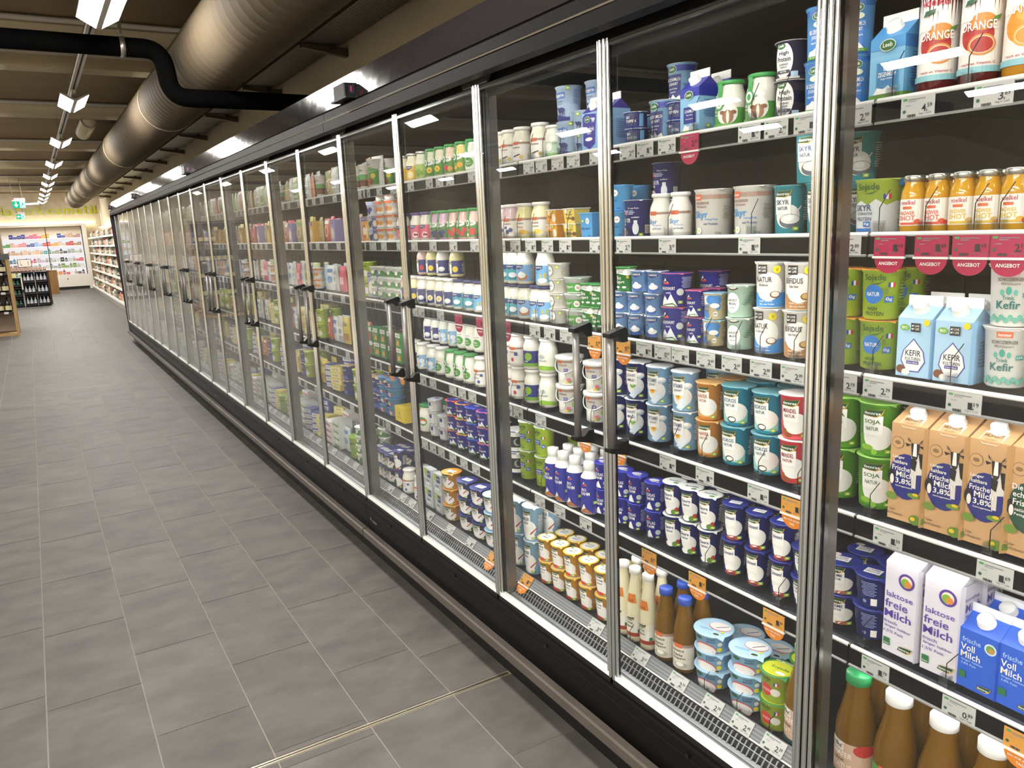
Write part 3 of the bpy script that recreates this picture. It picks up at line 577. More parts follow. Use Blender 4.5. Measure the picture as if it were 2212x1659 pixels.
cup('soebb', 'light blue yoghurt cup with whipped swirl', .029, .026, .060, '6fa3dc', 'dfe3e6', [('p', [(-.018, .056), (.018, .056), (.018, .046), (.0, .041), (-.018, .046)], '20397e'), ('t', 'SÖBBEKE', 0, .05, .03, .006, WH), ('t', 'BIO', -.014, .035, .009, .006, '20397e'), ('e', .004, .012, .016, .009, '3c63b0'), ('e', .004, .018, .014, .007, 'f0f0f0'), ('e', .003, .024, .006, .005, 'ffffff')]+side(.034, .02, .016, .026, '4a78bd', 6), [('e', 0, 0, .02, .02, '20397e')])
cup('oat', 'blue and beige oat yoghurt cup', .029, .026, .066, 'd9c79c', '9cc9e6', [('r', -.03, .002, -.006, .064, 'e6e3dc'), ('e', .006, .05, .02, .012, '3f86cc'), ('e', .018, .034, .006, .01, '3f86cc'), ('e', -.024, .012, .02, .012, '3f86cc'), ('t', 'HAFER', -.014, .034, .022, .009, '245a9c'), ('t', 'JOGI', -.014, .023, .018, .008, '245a9c'), ('e', .01, .036, .011, .006, 'f4f2ec'), ('e', .012, .016, .006, .006, 'e9e6dc'), ('t', 'BIO', .012, .016, .008, .004, '333333')]+side(.034, .02, .012, .03, 'a99a74', 6))
fern = []
for qx, qy, qr in ((-.006, .03, 1), (.02, .012, -1)):
    for i in range(9):
        x, y = qx+i*.0021*qr, qy+i*.0036
        fern += [('p', [(x, y), (x+.012, y+.006-i*.0003), (x+.002, y+.0025)], '2f6a4e'), ('p', [(x, y), (x-.010, y+.007-i*.0003), (x, y+.0025)], '2f6a4e')]
cup('coco', 'mint green cup with fern leaves', .033, .030, .077, 'bfe0cc', 'e3ebe4', [('e', -.008, .036, .019, .024, 'f0f4ee'), ('t', 'HARVEST', -.008, .042, .028, .006, '3a3f3c'), ('t', 'MOON', -.008, .034, .02, .006, '3a3f3c'), ('t', 'NATUR', -.008, .024, .014, .003, '3a3f3c'), ('e', -.006, .072, .014, .006, '4a2c20'), ('e', -.006, .073, .011, .004, 'f6f4ee')]+[(a, [(x+.03, y) for x, y in b], c) for a, b, c in fern])
def mll(u, v, w): return [('r', u-w*.5, v-w*.45, u+w*.5, v+w*.45, '23201f'), ('t', 'MY LOVE', u, v+w*.17, w*.82, w*.22, WH), ('t', 'MY LIFE', u, v-w*.16, w*.82, w*.22, WH)]
for kk, dd, l1, l2, fc, ic in (('mln', 'white and blue coconut yoghurt cup', 'NATUR', 'Kokos', '3b8fd6', 'f6efe6'), ('mlb', 'white and brown oat yoghurt cup', 'BIFIDUS', 'Hafer Natur', 'b9824e', 'd9b06a')):
    cup(kk, dd, .037, .032, .105, 'efebe4', 'dfe0de', [('r', -.034, .004, .052, .036, fc), ('e', .004, .05, .032, .032, 'f7f4ee'), ('e', .02, .032, .012, .008, '8a5a3a'), ('e', .02, .033, .009, .006, ic)]+mll(-.01, .089, .022)+[('e', .022, .088, .0085, .0085, 'e8d427'), ('t', 'V', .022, .088, .006, .007, '5b7a1c'), ('t', l1, -.006, .066, .036, .012, '2b2b33'), ('t', l2, -.006, .054, .02, .006, '2b2b33'), ('t', 'Kein Zucker', .0, .018, .03, .004, WH), ('t', 'Bio aus Hafer', .002, .011, .032, .004, WH)]+side(.05, .045, .018, .03, '8b857c', 7)+bio(.046, .09, .012))
cup('topfen', 'small flat dark blue curd cup', .032, .029, .042, '2d3c94', 'e6e4e2', [('p', [(-.022, .036), (.022, .036), (.02, .006), (-.02, .006)], '1b2264'), ('t', 'BIO', -.008, .028, .012, .007, WH), ('t', 'TOPFEN', 0, .018, .03, .007, WH), ('e', -.002, .038, .008, .004, '2f6b36')]+[('r', .024, .004, .036, .036, '7fb4dd')])
def leeb(u, v, w): return [('e', u, v, w*.5, w*.33, 'e8efe6'), ('e', u, v, w*.46, w*.29, '2d6a32'), ('t', 'Leeb', u, v+.03*w, w*.6, w*.24, WH)]
def sheep(u, v, w, c): return [('e', u, v, w*.4, w*.22, c), ('e', u-w*.42, v+w*.16, w*.14, w*.1, c), ('r', u-w*.28, v-w*.42, u-w*.2, v, c), ('r', u-w*.1, v-w*.42, u-w*.03, v, c), ('r', u+w*.12, v-w*.42, u+w*.2, v, c), ('r', u+w*.26, v-w*.42, u+w*.33, v, c)]
cup('schaf', 'large blue sheep yoghurt cup', .039, .034, .098, '8fbfe4', 'dfe2e6', [('r', -.04, .078, .06, .096, '2c3a9c'), ('p', [(-.028, .07), (.018, .07), (.015, .006), (-.025, .006)], '232a78')]+leeb(-.008, .083, .03)+[('t', 'BIO SCHAFMILCH', -.005, .058, .042, .008, WH), ('t', 'JOGHURT', -.005, .046, .03, .009, WH), ('t', 'Iogurt da latte', -.005, .035, .026, .005, WH), ('t', 'di pecora', -.005, .027, .018, .005, WH), ('p', [(-.026, .004), (-.02, .018), (-.012, .012), (-.004, .022), (.004, .012), (.014, .018), (.02, .004)], WH)]+sheep(.036, .04, .026, '5b7fb4')+sheep(.04, .022, .022, '6b8fc0'))
cup('ziege', 'narrow bright blue goat yoghurt cup', .0285, .024, .102, '5fa3dc', '3f86cc', [('r', -.03, .086, .04, .1, '2f6fb8'), ('p', [(-.018, .062), (.02, .062), (.02, .012), (-.018, .012)], '3a7cc4')]+leeb(.002, .083, .024)+[('e', .004, .068, .011, .006, 'dfe6d2'), ('t', 'BIO ZIEGENMILCH', .001, .054, .032, .008, WH), ('t', 'JOGHURT', .001, .043, .022, .008, WH), ('t', 'Iogurt di capra', .001, .033, .024, .005, 'e6f0fa'), ('p', [(-.018, .006), (-.014, .018), (-.006, .02), (0, .026), (.008, .018), (.018, .006)], WH), ('r', -.02, .003, .024, .009, '5d9a3c')])
cup('hp', 'dark violet cup with white oval', .035, .031, .078, '2b2740', 'cfccc8', [('e', -.006, .04, .022, .036, 'efece8')]+leeb(-.01, .068, .022)+[('t', 'High', -.004, .053, .022, .010, '23203a'), ('t', 'Protein', -.004, .042, .03, .010, '23203a'), ('t', 'Schafmilch', -.004, .032, .02, .005, '23203a'), ('t', 'Joghurt', -.004, .026, .016, .005, '23203a'), ('r', -.018, .014, .01, .02, '2b2740'), ('t', 'NATUR', -.004, .017, .014, .004, WH), ('r', -.028, .002, .03, .006, 'ddd9d4'), ('r', .012, .006, .026, .016, 'a6c4d8')])
cup('goatw', 'pale blue tall cup with dark sheep', .040, .034, .1, 'b3cbe6', 'b9c6d2', [('r', -.034, .064, .016, .082, '3f6fb4'), ('t', 'Bergerie', -.008, .073, .042, .012, WH), ('t', 'Schaf natur', -.008, .057, .034, .004, '2c3a6c'), ('t', 'pur brebis', -.008, .05, .03, .004, '2c3a6c'), ('r', -.036, .002, .03, .012, '2b3278'), ('p', [(-.036, .012), (-.01, .02), (.03, .01)], '2b3278')]+sheep(.002, .032, .034, '28306e')+bio(.026, .092, .012)+side(.05, .05, .022, .04, '6d86b4', 8))
cup('goats', 'small pale blue cup with dark sheep', .036, .032, .06, 'b3cbe6', 'b9c6d2', sheep(0, .024, .026, '28306e')+[('r', -.03, .002, .03, .008, '2b3278')]+bio(.0, .05, .012)+side(.042, .02, .02, .03, '6d86b4', 6))
cup('dskyr', 'dark blue skyr cup with white lid edge', .040, .036, .1, '2a327e', 'dcdcda', bgl(-.024, .068, .02)+[('t', 'D-SKYR', -.014, .046, .03, .011, WH), ('t', 'natur', -.02, .036, .014, .006, WH), ('e', .016, .024, .009, .016, 'dfe3ea'), ('r', .011, .036, .021, .046, 'dfe3ea'), ('e', -.024, .014, .014, .012, 'd8b9c4'), ('t', 'oder', .016, .054, .022, .004, WH), ('t', 'Ohne Fett', .01, .078, .03, .004, WH)]+side(.0, .062, .03, .012, 'c9cdea', 3)+bars(.048, .022, .014, .022)+bio(.03, .008))
bucketpr = lambda s: [('r', -.06*s, .088, .07*s, .098, 'a8897a'), ('r', -.036*s, .086, -.012*s, .1, 'd9683c'), ('t', 'demeter', -.024*s, .093, .02*s, .006, WH), ('t', 'SCHROZBERGER', -.012*s, .079, .042*s, .006, '8a5f52'), ('t', 'Milchbauern', -.012*s, .071, .03*s, .006, 'a07a6c')]
cup('skyrb', 'white kilo tub of skyr with blue script', .047, .043, .112, 'edeae4', 'f1efea', bucketpr(1)+[('t', 'Skyr', -.014, .05, .04, .022, '3f8fd2'), ('t', 'wenig Fett', .014, .04, .03, .006, '3f8fd2'), ('t', 'viel Protein', .012, .03, .034, .006, '27508e'), ('e', -.018, .014, .008, .008, 'f6f4f0'), ('e', -.018, .014, .003, .003, 'e8c23a'), ('p', [(-.036, .012), (-.024, .02), (-.028, .008)], '6a9a4a'), ('t', '1kg', .03, .008, .014, .006, '8a8a86')]+side(.05, .04, .018, .034, 'a3a09a', 8), name='skyr_tub', cat='tub')
jar('skyrj', 'white jar of skyr with brown label band', .030, .112, 'efeee6', 'f1f0ec', [('r', -.03, .012, .04, .062, 'f0ede6'), ('r', -.03, .058, .04, .064, 'a8897a'), ('r', -.014, .056, .006, .066, 'd9683c'), ('t', 'Skyr', -.006, .038, .028, .016, '3f8fd2'), ('t', 'wenig Fett', .008, .03, .02, .004, '3f8fd2'), ('t', 'viel Protein', .006, .022, .024, .005, '27508e')], .72)
jar('andz', 'goat yoghurt jar with green lid', .035, .108, 'eceade', '3d9a4e|.3', [('e', -.006, .05, .022, .02, 'f2f1ec'), ('r', -.034, .008, .05, .046, '4f9a44'), ('e', .008, .034, .024, .024, 'efeee6'), ('t', 'ANDECHSER', -.006, .058, .03, .005, '55694f'), ('t', 'NATUR', -.006, .052, .018, .005, '55694f'), ('t', 'Bio', -.022, .04, .01, .006, WH), ('t', 'Ziegenjogurt', -.014, .032, .024, .005, WH), ('e', .01, .026, .012, .015, '9a6a44'), ('e', .01, .026, .0032, .014, 'efe6d8'), ('e', -.002, .036, .006, .004, '8a5a38'), ('e', .022, .036, .006, .004, '8a5a38'), ('r', -.034, .006, .05, .012, '6aa84a')], .8, strip='49a45a')
cup('box', 'tall bright blue skyr cup', .036, .030, .072, '57a5dc', '69b1e2', [('e', .004, .05, .009, .009, WH), ('t', 'BIO', .004, .05, .009, .004, '2b5f94'), ('t', 'Skyr natur', -.006, .03, .034, .008, '1f5f9c'), ('t', '400 g', .014, .008, .012, .005, '1f3f6c')]+bio(-.016, .05, .01))
block('sqo', 'square orange mango skyr tub', .058, .058, .045, 'e8a03a', [('e', -.012, .035, .006, .006, WH), ('t', 'BIO', -.012, .035, .007, .003, '333333'), ('t', 'Mango', -.006, .022, .024, .008, '7a4a10'), ('e', .016, .018, .01, .013, 'f4e9c8')]+bio(.008, .037, .012), 'skyr_tub', 'tub', 'dfe0dc', .004)
block('sqy', 'square yellow vanilla skyr tub', .058, .058, .045, 'ecd06a', [('t', 'Bio-Skyr', 0, .026, .034, .007, '6a5418'), ('t', 'Vanilla', -.004, .016, .028, .007, '6a5418'), ('e', .02, .014, .009, .006, '7a4a2a'), ('e', -.014, .036, .006, .006, WH)]+bio(.008, .037, .012), 'skyr_tub', 'tub', 'dfe0dc', .004)
block('sqb', 'square blue skyr tub', .062, .062, .074, '4c9ad6', [('e', .006, .05, .009, .009, WH), ('t', 'BIO', .006, .05, .01, .004, '2b5f94'), ('t', 'Skyr natur', -.004, .028, .042, .009, '1d4f86'), ('t', '400 g', .014, .008, .012, .005, '1f3f6c')]+bio(-.016, .05, .012), 'skyr_tub', 'tub', '6fb2e2', .004)
def yj(key, desc, fill, lid, bandc, logo, pic, r=.033, h=.118, strip=None, nr=.78, tc=WH):
    jar(key, desc, r, h, fill, lid, [('r', -.036, .012, .05, .066, bandc)]+logo+pic+side(.046, .02, .014, .036, 'cfcdc6', 6), nr, strip=strip)
sob = [('p', [(-.022, .066), (.014, .066), (.014, .056), (-.004, .05), (-.022, .056)], '20397e'), ('t', 'SÖBBEKE', -.004, .06, .03, .006, WH)]
yj('jsw', 'yoghurt jar with blue label and cream swirl', 'ecebdb', '2c3566', '7fb0e0', sob, [('e', .008, .026, .02, .012, 'b87a4a'), ('e', .008, .032, .015, .010, 'f4f2ec'), ('e', .007, .038, .007, .006, 'ffffff')])
yj('jsab', 'yoghurt jar with blue label reading AB', 'efeee0', '2c3566', '74b4e4', sob, [('t', 'A', .006, .034, .012, .016, 'd9c83a'), ('t', 'B', .022, .034, .011, .016, 'd9c83a'), ('t', 'BIO', -.014, .042, .012, .006, '20397e'), ('e', .012, .018, .016, .008, 'eef2f4')])
yj('jst', 'yoghurt jar with turquoise label', 'efeee0', '2c3566', '4aa7b4', sob, [('e', .008, .026, .018, .010, '2f7f94'), ('e', .008, .031, .015, .009, 'e9eef0'), ('e', .02, .056, .01, .008, '20397e')])
yj('jsp', 'yoghurt jar with pink cherry label', 'ece6d6', '5a4a84', 'dd6a84', sob, [('e', .012, .026, .014, .012, 'f0e4e2'), ('e', .010, .027, .006, .006, 'a52a3a'), ('e', .02, .026, .005, .005, 'a52a3a')])
yj('jsy', 'yoghurt jar with yellow lemon label', 'ece6c4', 'c9cac4|.3|.8', 'e2b64a', sob, [('e', .006, .03, .016, .016, 'f2e08a'), ('e', .006, .03, .011, .011, 'f7efc0')])
yj('jsg', 'yoghurt jar with green grape label', 'e4e6cc', 'c9cac4|.3|.8', 'a9c46a', [], [('e', -.01, .036, .008, .008, '7fa63a'), ('e', .004, .042, .008, .008, '86b040'), ('e', -.002, .026, .008, .008, '6f9a34'), ('e', .014, .03, .008, .008, '7fa63a')])
an = [('e', -.002, .062, .026, .010, 'f2f1ec'), ('t', 'ANDECHSER', -.002, .063, .03, .005, '55694f')]
for kk, dd, fl, bc, fr in (('jav', 'green-lidded jar with vanilla flower', 'ece6cc', '4f8f3c', [('e', .006, .034, .012, .012, 'efd23a'), ('e', .006, .034, .004, .004, 'c8862a')]), ('jap', 'green-lidded jar with passion fruit', 'e9d2bc', '5b9040', [('e', -.006, .03, .012, .010, 'd2405c'), ('e', .016, .026, .01, .010, 'd99a3a')]),
                           ('jam', 'green-lidded jar with mango label', 'ead98e', '6a9c3c', [('e', .012, .034, .012, .010, 'e7a83a'), ('e', -.008, .024, .01, .008, 'e9c24a')]), ('jab', 'green-lidded jar with blueberries', 'd8b2cc', '55864a', [('e', .0, .03, .009, .009, '2f3468'), ('e', .016, .034, .009, .009, '383d78'), ('e', .01, .02, .008, .008, '2a2f60')]),
                           ('jar', 'green-lidded jar with raspberries', 'e6bcb4', '5b8a48', [('e', -.006, .034, .009, .010, 'd23c44'), ('e', .012, .026, .009, .010, 'c8343e'), ('e', .022, .04, .008, .009, 'd8464c')]), ('jas', 'green-lidded jar with strawberry', 'ead2c4', '5f9350', [('e', .008, .032, .012, .013, 'd8403c'), ('e', -.014, .02, .008, .006, 'efe4e0')])):
    yj(kk, dd, fl, '3d9a4e|.3', bc, an, [('t', 'Bio', -.016, .046, .01, .006, WH), ('t', 'Jogurt', -.014, .038, .016, .005, WH)]+fr, strip='49a45a')
yj('jaw', 'natural yoghurt jar with green leaf mark', 'efeee0', 'e9e9e4', 'f2f1ea', [('t', 'ANDECHSER', -.004, .06, .032, .005, '777d74')], [('e', -.002, .036, .02, .017, '4f9a3c'), ('t', 'Bio', -.004, .04, .018, .008, WH), ('t', 'Jogurt', -.002, .03, .022, .006, WH)])
yj('jawg', 'natural yoghurt jar with green lid', 'efeee0', '3d9a4e|.3', 'f2f1ea', [('t', 'ANDECHSER', -.004, .06, .032, .005, '777d74')], [('e', -.002, .036, .02, .017, '4f9a3c'), ('t', 'Bio', -.004, .04, .018, .008, WH), ('t', 'Jogurt', -.002, .03, .022, .006, WH)], strip='49a45a')
dz = [('r', -.022, .014, -.004, .064, 'f2f0ea')]+dn(-.012, .056, .024)
for kk, dd, fl, pc in (('jdv', 'white-lidded navy-label jar with vanilla', 'ece6d0', [('e', .012, .034, .012, .012, 'f2e9b8'), ('e', .012, .034, .004, .004, 'd2a23a')]), ('jdr', 'white-lidded navy-label jar with raspberry', 'e6c4bc', [('e', .012, .032, .010, .011, 'c8343e')]),
                       ('jdl', 'white-lidded navy-label jar with lemon', 'ece2a4', [('e', .012, .032, .012, .012, 'e9cf4a')]), ('jdn', 'white-lidded navy-label jar with white bowl', 'efeee2', [('e', .012, .03, .014, .010, 'dfe6ea'), ('e', .012, .034, .010, .006, 'fbfaf6')])):
    yj(kk, dd, fl, 'e9e9e4', '2c357c', dz, pc)
yj('jdf', 'white-lidded jar with light blue label', 'efeee2', 'e9e9e4', '8fbce0', dz+[('e', -.010, .024, .005, .006, 'f2b321')], [('e', .014, .04, .012, .010, 'e9eef2'), ('p', [(.002, .014), (.016, .034), (.03, .026), (.016, .012)], 'dfeaf2')])
sz = [('r', -.036, .062, .05, .069, 'a8897a'), ('r', -.012, .06, .008, .070, 'd9683c'), ('t', 'SCHROZBERGER', -.002, .052, .032, .005, '8a5f52')]
for kk, dd, fl, pc in (('jzv', 'white-lidded jar with vanilla pods on label', 'ebe6d2', [('p', [(-.014, .026), (.012, .032), (.014, .029), (-.012, .022)], '3a2a1e'), ('e', .018, .022, .006, .006, 'd9c04a')]), ('jzb', 'pinkish jar with blueberries on white label', 'd9bcc4', [('e', .0, .026, .007, .007, '3a3f7c'), ('e', .012, .032, .007, .007, '454a88'), ('r', -.014, .036, -.002, .044, '3f4690')]),
                       ('jzm', 'pale yellow jar with mango on white label', 'ece4a8', [('t', 'Mango', 0, .04, .022, .007, 'd2782a'), ('e', .008, .024, .014, .008, 'e9b23a'), ('e', .022, .022, .008, .007, 'e8c95a')]), ('jzh', 'pale yellow jar with elderflower on white label', 'efe9c0', [('t', 'Holunder', 0, .042, .028, .006, '7f9a3c'), ('e', .008, .024, .014, .008, 'e0c84a'), ('e', .024, .022, .008, .007, 'efe6b0')]),
                       ('jzn', 'white jar with cornflower on white label', 'efeee2', [('t', 'Joghurt', -.002, .038, .026, .007, '5a6aa8'), ('e', .010, .024, .006, .006, '4a58b8'), ('r', .016, .044, .026, .054, '4a4f9a')]), ('jzr', 'white jar with pink clover on white label', 'efece2', [('e', -.002, .026, .006, .007, 'c8405c'), ('r', .006, .04, .018, .052, '4a4f9a')])):
    yj(kk, dd, fl, 'eceae4', 'f0ede6', sz, pc)
yj('jbb', 'white-lidded jar with dark blue cow label', 'efeee2', 'e9e9e4', '2b357e', [('e', .004, .046, .014, .014, '8dbb3c')], [('r', -.036, .012, .05, .024, '7aa83c'), ('t', 'mild', -.004, .03, .014, .006, WH)])
yj('jgl', 'white-lidded yoghurt jar with green script label', 'efeee0', 'e9e9e4', 'eeeede', [('e', -.002, .056, .012, .007, 'b9c4c4')], [('t', 'JOGHURT', 0, .042, .034, .006, '3d5a7c'), ('p', [(-.034, .012), (.05, .012), (.05, .022), (0, .028), (-.034, .02)], '8dbb3c')])
jar('jfaint', 'small pale jar with green sheep label', .030, .1, 'e3e6d8', 'e9e9e4', [('r', -.03, .01, .04, .05, 'b9d2b8'), ('e', .0, .034, .012, .012, 'efeee8'), ('t', '250', .02, .044, .014, .006, '4a6a5a'), ('r', -.03, .008, .04, .016, '7fb06a')])
cup('bucket', 'white yoghurt bucket with flower label', .043, .038, .094, 'efede6', 'f2f1ec', [('r', -.05, .074, .056, .083, 'a8897a'), ('r', -.026, .072, -.006, .085, 'd9683c'), ('t', 'SCHROZBERGER', -.004, .066, .034, .006, '8a5f52'), ('r', .002, .046, .016, .056, '4a3f8a'), ('t', '3,5%', .009, .051, .01, .005, WH), ('e', -.008, .03, .016, .015, 'dfddd6'), ('e', -.008, .031, .010, .009, 'f4f2ec'), ('e', .018, .02, .007, .006, 'd06a80'), ('e', .012, .012, .005, .004, 'e2b93a'), ('p', [(.014, .014), (.03, .018), (.022, .008)], '6a9a4a')]+bio(.038, .034, .016)+side(.04, .044, .02, .024, 'b3b0a8', 5), name='yoghurt_bucket', cat='bucket')
bb = MB(); bb.tube([(.0475*math.cos(a), -.0475*math.sin(a), .084-.042*math.sin(a)*1) for a in [math.pi*i/14 for i in range(15)]], .0016, 'f4f3ef', 6); bb.lathe([(.044, .082), (.0475, .083), (.0475, .094), (.044, .0945)], 'f2f1ec', 28)
K['bucket'][3].append(('bail_handle', bb.mesh('bail_handle')))
soj = lambda u, v, w: [('t', 'Sojade', u, v, w, w*.38, '2f5a22'), ('p', [(u-w*.2, v-w*.26), (u+w*.2, v-w*.22), (u+w*.55, v-w*.06), (u+w*.2, v-w*.28)], '2f5a22')]
cup('sojhp', 'lime green cup with blue spot', .039, .034, .1, 'a9c83c', 'd98f3c', [('e', -.008, .052, .019, .019, '2f78c8'), ('t', 'NATUR', -.008, .052, .026, .008, WH)]+soj(-.006, .083, .042)+flag(.026, .07, .013)+[('r', .014, .036, .03, .048, '2f6fc0'), ('t', '0g', .022, .042, .012, .008, WH), ('t', 'HIGH', -.008, .024, .018, .007, '2f4f2a'), ('t', 'PROTEIN', -.004, .014, .034, .008, '2f4f2a'), ('e', .016, .058, .004, .007, '6a8a34')]+side(.05, .02, .02, .06, '7f9c34', 10))
cup('sojsk', 'wide lime green and white skyr cup', .045, .040, .104, 'b3cc4a', 'c3d46a', [('r', -.056, .004, .07, .054, 'd6dadb'), ('p', [(-.056, .054), (-.03, .064), (-.014, .055), (.0, .066), (.02, .054), (.04, .062), (.07, .054)], 'd6dadb')]+soj(-.016, .088, .044)+flag(.02, .07, .014)+[('t', 'SKYR', -.024, .05, .034, .012, '22396c'), ('t', 'ALTERNATIVE', -.022, .039, .034, .005, '22396c'), ('t', 'PROTEIN', -.022, .029, .032, .007, '22396c'), ('r', -.022, .014, -.008, .024, '2f6fc0'), ('t', '0g', -.015, .019, .01, .006, WH), ('r', -.04, .005, -.006, .011, '2f6fc0'), ('r', .04, .09, .075, .102, '3c7ec4')]+side(.056, .012, .03, .072, '8b9c6a', 12))
cup('sojq', 'lime green soya cup with blue banner', .036, .031, .106, 'b3cf36', 'c9d2c4', [('r', -.026, .044, .01, .062, '2b4f9c'), ('t', 'ALTERNATIVE', -.008, .056, .03, .005, WH), ('t', 'ZU QUARK', -.008, .048, .026, .005, WH)]+soj(-.008, .088, .04)+flag(.022, .07, .012)+[('r', .014, .034, .028, .046, '2f6fc0'), ('t', '0g', .021, .04, .01, .007, WH), ('t', 'HIGH', -.012, .022, .016, .006, '2f4f2a'), ('t', 'PROTEIN', -.008, .013, .028, .007, '2f4f2a')])
cup('sojg', 'olive green soya cup with red spot', .042, .036, .074, 'a0b03a', '3f8a44', [('e', -.012, .032, .016, .016, 'c23a34'), ('t', 'LA COCO', -.012, .032, .022, .007, 'f0d8d0'), ('e', .012, .03, .012, .010, 'd9d4c6')]+soj(-.014, .062, .03)+flag(.014, .052, .011)+side(.048, .02, .022, .04, '7a8630', 7), [('e', 0, -.003, .037, .034, 'cfd53c'), ('t', 'Sojade', .004, .0, .044, .014, '4a7a2a'), ('t', '50% RECYCLE', 0, .031, .044, .008, WH), ('e', .014, -.02, .012, .006, 'f2efe6')])
cup('fraiche', 'low light blue vegan creme cup', .051, .043, .052, '8dbbdc', 'b3d6ec', [('e', -.004, .006, .034, .022, 'd8505a'), ('e', -.004, .005, .032, .020, 'efe6e2'), ('t', 'PLANT', .014, .042, .022, .005, '2c4a6c'), ('t', 'BASED', .014, .035, .022, .005, '2c4a6c'), ('e', -.02, .04, .010, .005, '2f5a3c'), ('e', .036, .014, .0065, .0065, 'e8d427'), ('e', .036, .03, .006, .006, 'd8d8cc')]+side(.06, .016, .024, .026, '5f8db8', 6), [('e', .012, .012, .03, .022, 'd8505a'), ('e', .012, .013, .029, .0205, 'f3eeea'), ('p', [(.004, .002), (.03, .024), (.032, .022), (.006, 0)], '5a4a6a'), ('e', .02, -.03, .011, .007, WH), ('e', .02, -.03, .009, .005, '2f5a3c'), ('t', 'FRAÎCHE', -.014, -.016, .036, .008, '6fa3cc'), ('e', .03, -.014, .005, .004, 'e8d427')], 'creme_cup')
carton('goatm', 'blue goat milk carton with white cap', .070, .112, .158, '7fbbdf', 'f2f1ec', [('r', -.035, .092, .035, .112, '4f98d2'), ('r', .035, .09, .1, .112, '2f70b4'), ('r', .035, .0, .1, .09, '5fa0cc'), ('r', -.035, .002, .035, .014, '5d8f34'), ('r', .035, .002, .06, .014, '5d8f34'), ('r', -.02, .026, .024, .07, '4f94c4'), ('r', -.018, .028, .022, .068, '3a7fb4'), ('t', 'BIO', .002, .058, .014, .007, WH), ('t', 'ZIEGENMILCH', .002, .048, .036, .008, WH), ('t', 'länger haltbar', .002, .040, .024, .004, WH), ('p', [(-.024, .014), (-.016, .026), (-.004, .022), (.006, .028), (.014, .02), (.028, .014)], WH)]+leeb(.002, .098, .032)+side(.068, .024, .044, .06, '2f5f94', 12), roof='4f98d2')
carton('sheepm', 'blue sheep milk carton with white cap', .066, .106, .15, '8cc0e4', 'f2f1ec', [('r', -.033, .086, .033, .106, '3a3fa4'), ('r', .033, .086, .095, .106, '3238a0'), ('r', -.02, .026, .022, .064, '2d338c'), ('t', 'SCHAFMILCH', .001, .054, .034, .007, WH), ('t', 'länger haltbar', .001, .045, .022, .004, WH), ('t', 'latte di pecora', .001, .036, .026, .004, WH), ('r', -.033, .002, .033, .010, '5d8f34'), ('p', [(-.022, .010), (-.014, .024), (-.002, .018), (.006, .026), (.014, .018), (.024, .010)], WH)]+leeb(.0, .09, .03)+side(.064, .04, .04, .04, '4f7fb8', 8)+bio(.056, .018, .014), roof='3a3fa4')
carton('kefird', 'violet blue kefir drink carton', .066, .106, .15, '8fb8e0', 'f2f1ec', [('p', [(-.03, .096), (-.018, .104), (.03, .1), (.024, .02), (.0, .006), (-.028, .02)], '3a3594'), ('t', 'Kefirdrink', -.002, .062, .046, .012, WH), ('t', 'mild', -.002, .05, .014, .006, WH), ('e', -.002, .034, .016, .005, WH)]+leeb(-.008, .088, .026)+sheep(.02, .086, .02, 'd0d6ec')+side(.064, .03, .04, .05, '5f86ba', 9), roof='3a3594')
carton('kefirk', 'pale blue plant kefir carton', .066, .112, .152, 'a9cfea', 'eceae6', [('p', [(-.024, .03), (-.02, .05), (0, .074), (.02, .05), (.024, .03), (.012, .01), (-.012, .01)], '3a3f9a'), ('p', [(-.022, .031), (-.018, .05), (0, .071), (.018, .05), (.022, .031), (.011, .012), (-.011, .012)], 'f4f2ee'), ('t', 'KEFIR', 0, .046, .03, .011, '28283c'), ('t', 'KULTUREN', 0, .035, .03, .006, '28283c'), ('r', -.012, .025, .012, .031, '4a3f9c'), ('t', 'Kokos & Mandel', 0, .028, .02, .003, WH), ('e', -.022, .014, .009, .008, '7a4a2c'), ('e', -.012, .009, .008, .006, 'f0ebe2'), ('e', -.018, .094, .009, .006, '7ab04a'), ('t', 'BIO', -.018, .094, .01, .005, WH), ('e', .024, .105, .006, .006, 'e8d427'), ('r', .033, 0, .098, .112, '8dbbe0'), ('t', '02.10.26', -.006, .141, .034, .006, '6a6a70')]+mll(.004, .095, .018)+side(.066, .03, .036, .05, '5a7a9c', 8))
cup('kefirc', 'white kefir cup with green ornament', .039, .032, .107, 'ecebe6', 'dcdad4', [('r', -.012, .09, .012, .1, 'd9683c'), ('t', 'demeter', 0, .095, .02, .006, WH), ('t', 'SCHROZBERGER', .0, .082, .04, .006, '5a524e'), ('t', 'Milchbauern', .0, .075, .028, .005, '8a827c'), ('e', -.002, .063, .004, .007, '3a9a8a'), ('e', -.012, .06, .003, .005, '5aae9c'), ('e', .008, .06, .003, .005, '5aae9c'), ('t', 'Trink', -.002, .051, .018, .007, '2a7f78'), ('t', 'Kefir', -.002, .039, .036, .014, '23706c'), ('r', .018, .052, .03, .06, '3f9a8c'), ('t', '1,5%', .024, .056, .009, .004, WH)]+[('e', -.03+.0066*i, .013+(.005 if i % 2 else 0), .0036, .005, '6ab3a0') for i in range(10)]+[('e', .04+.006*i, .093, .0034, .004, '6ab3a0') for i in range(4)]+bio(.044, .05, .01), name='kefir_cup')
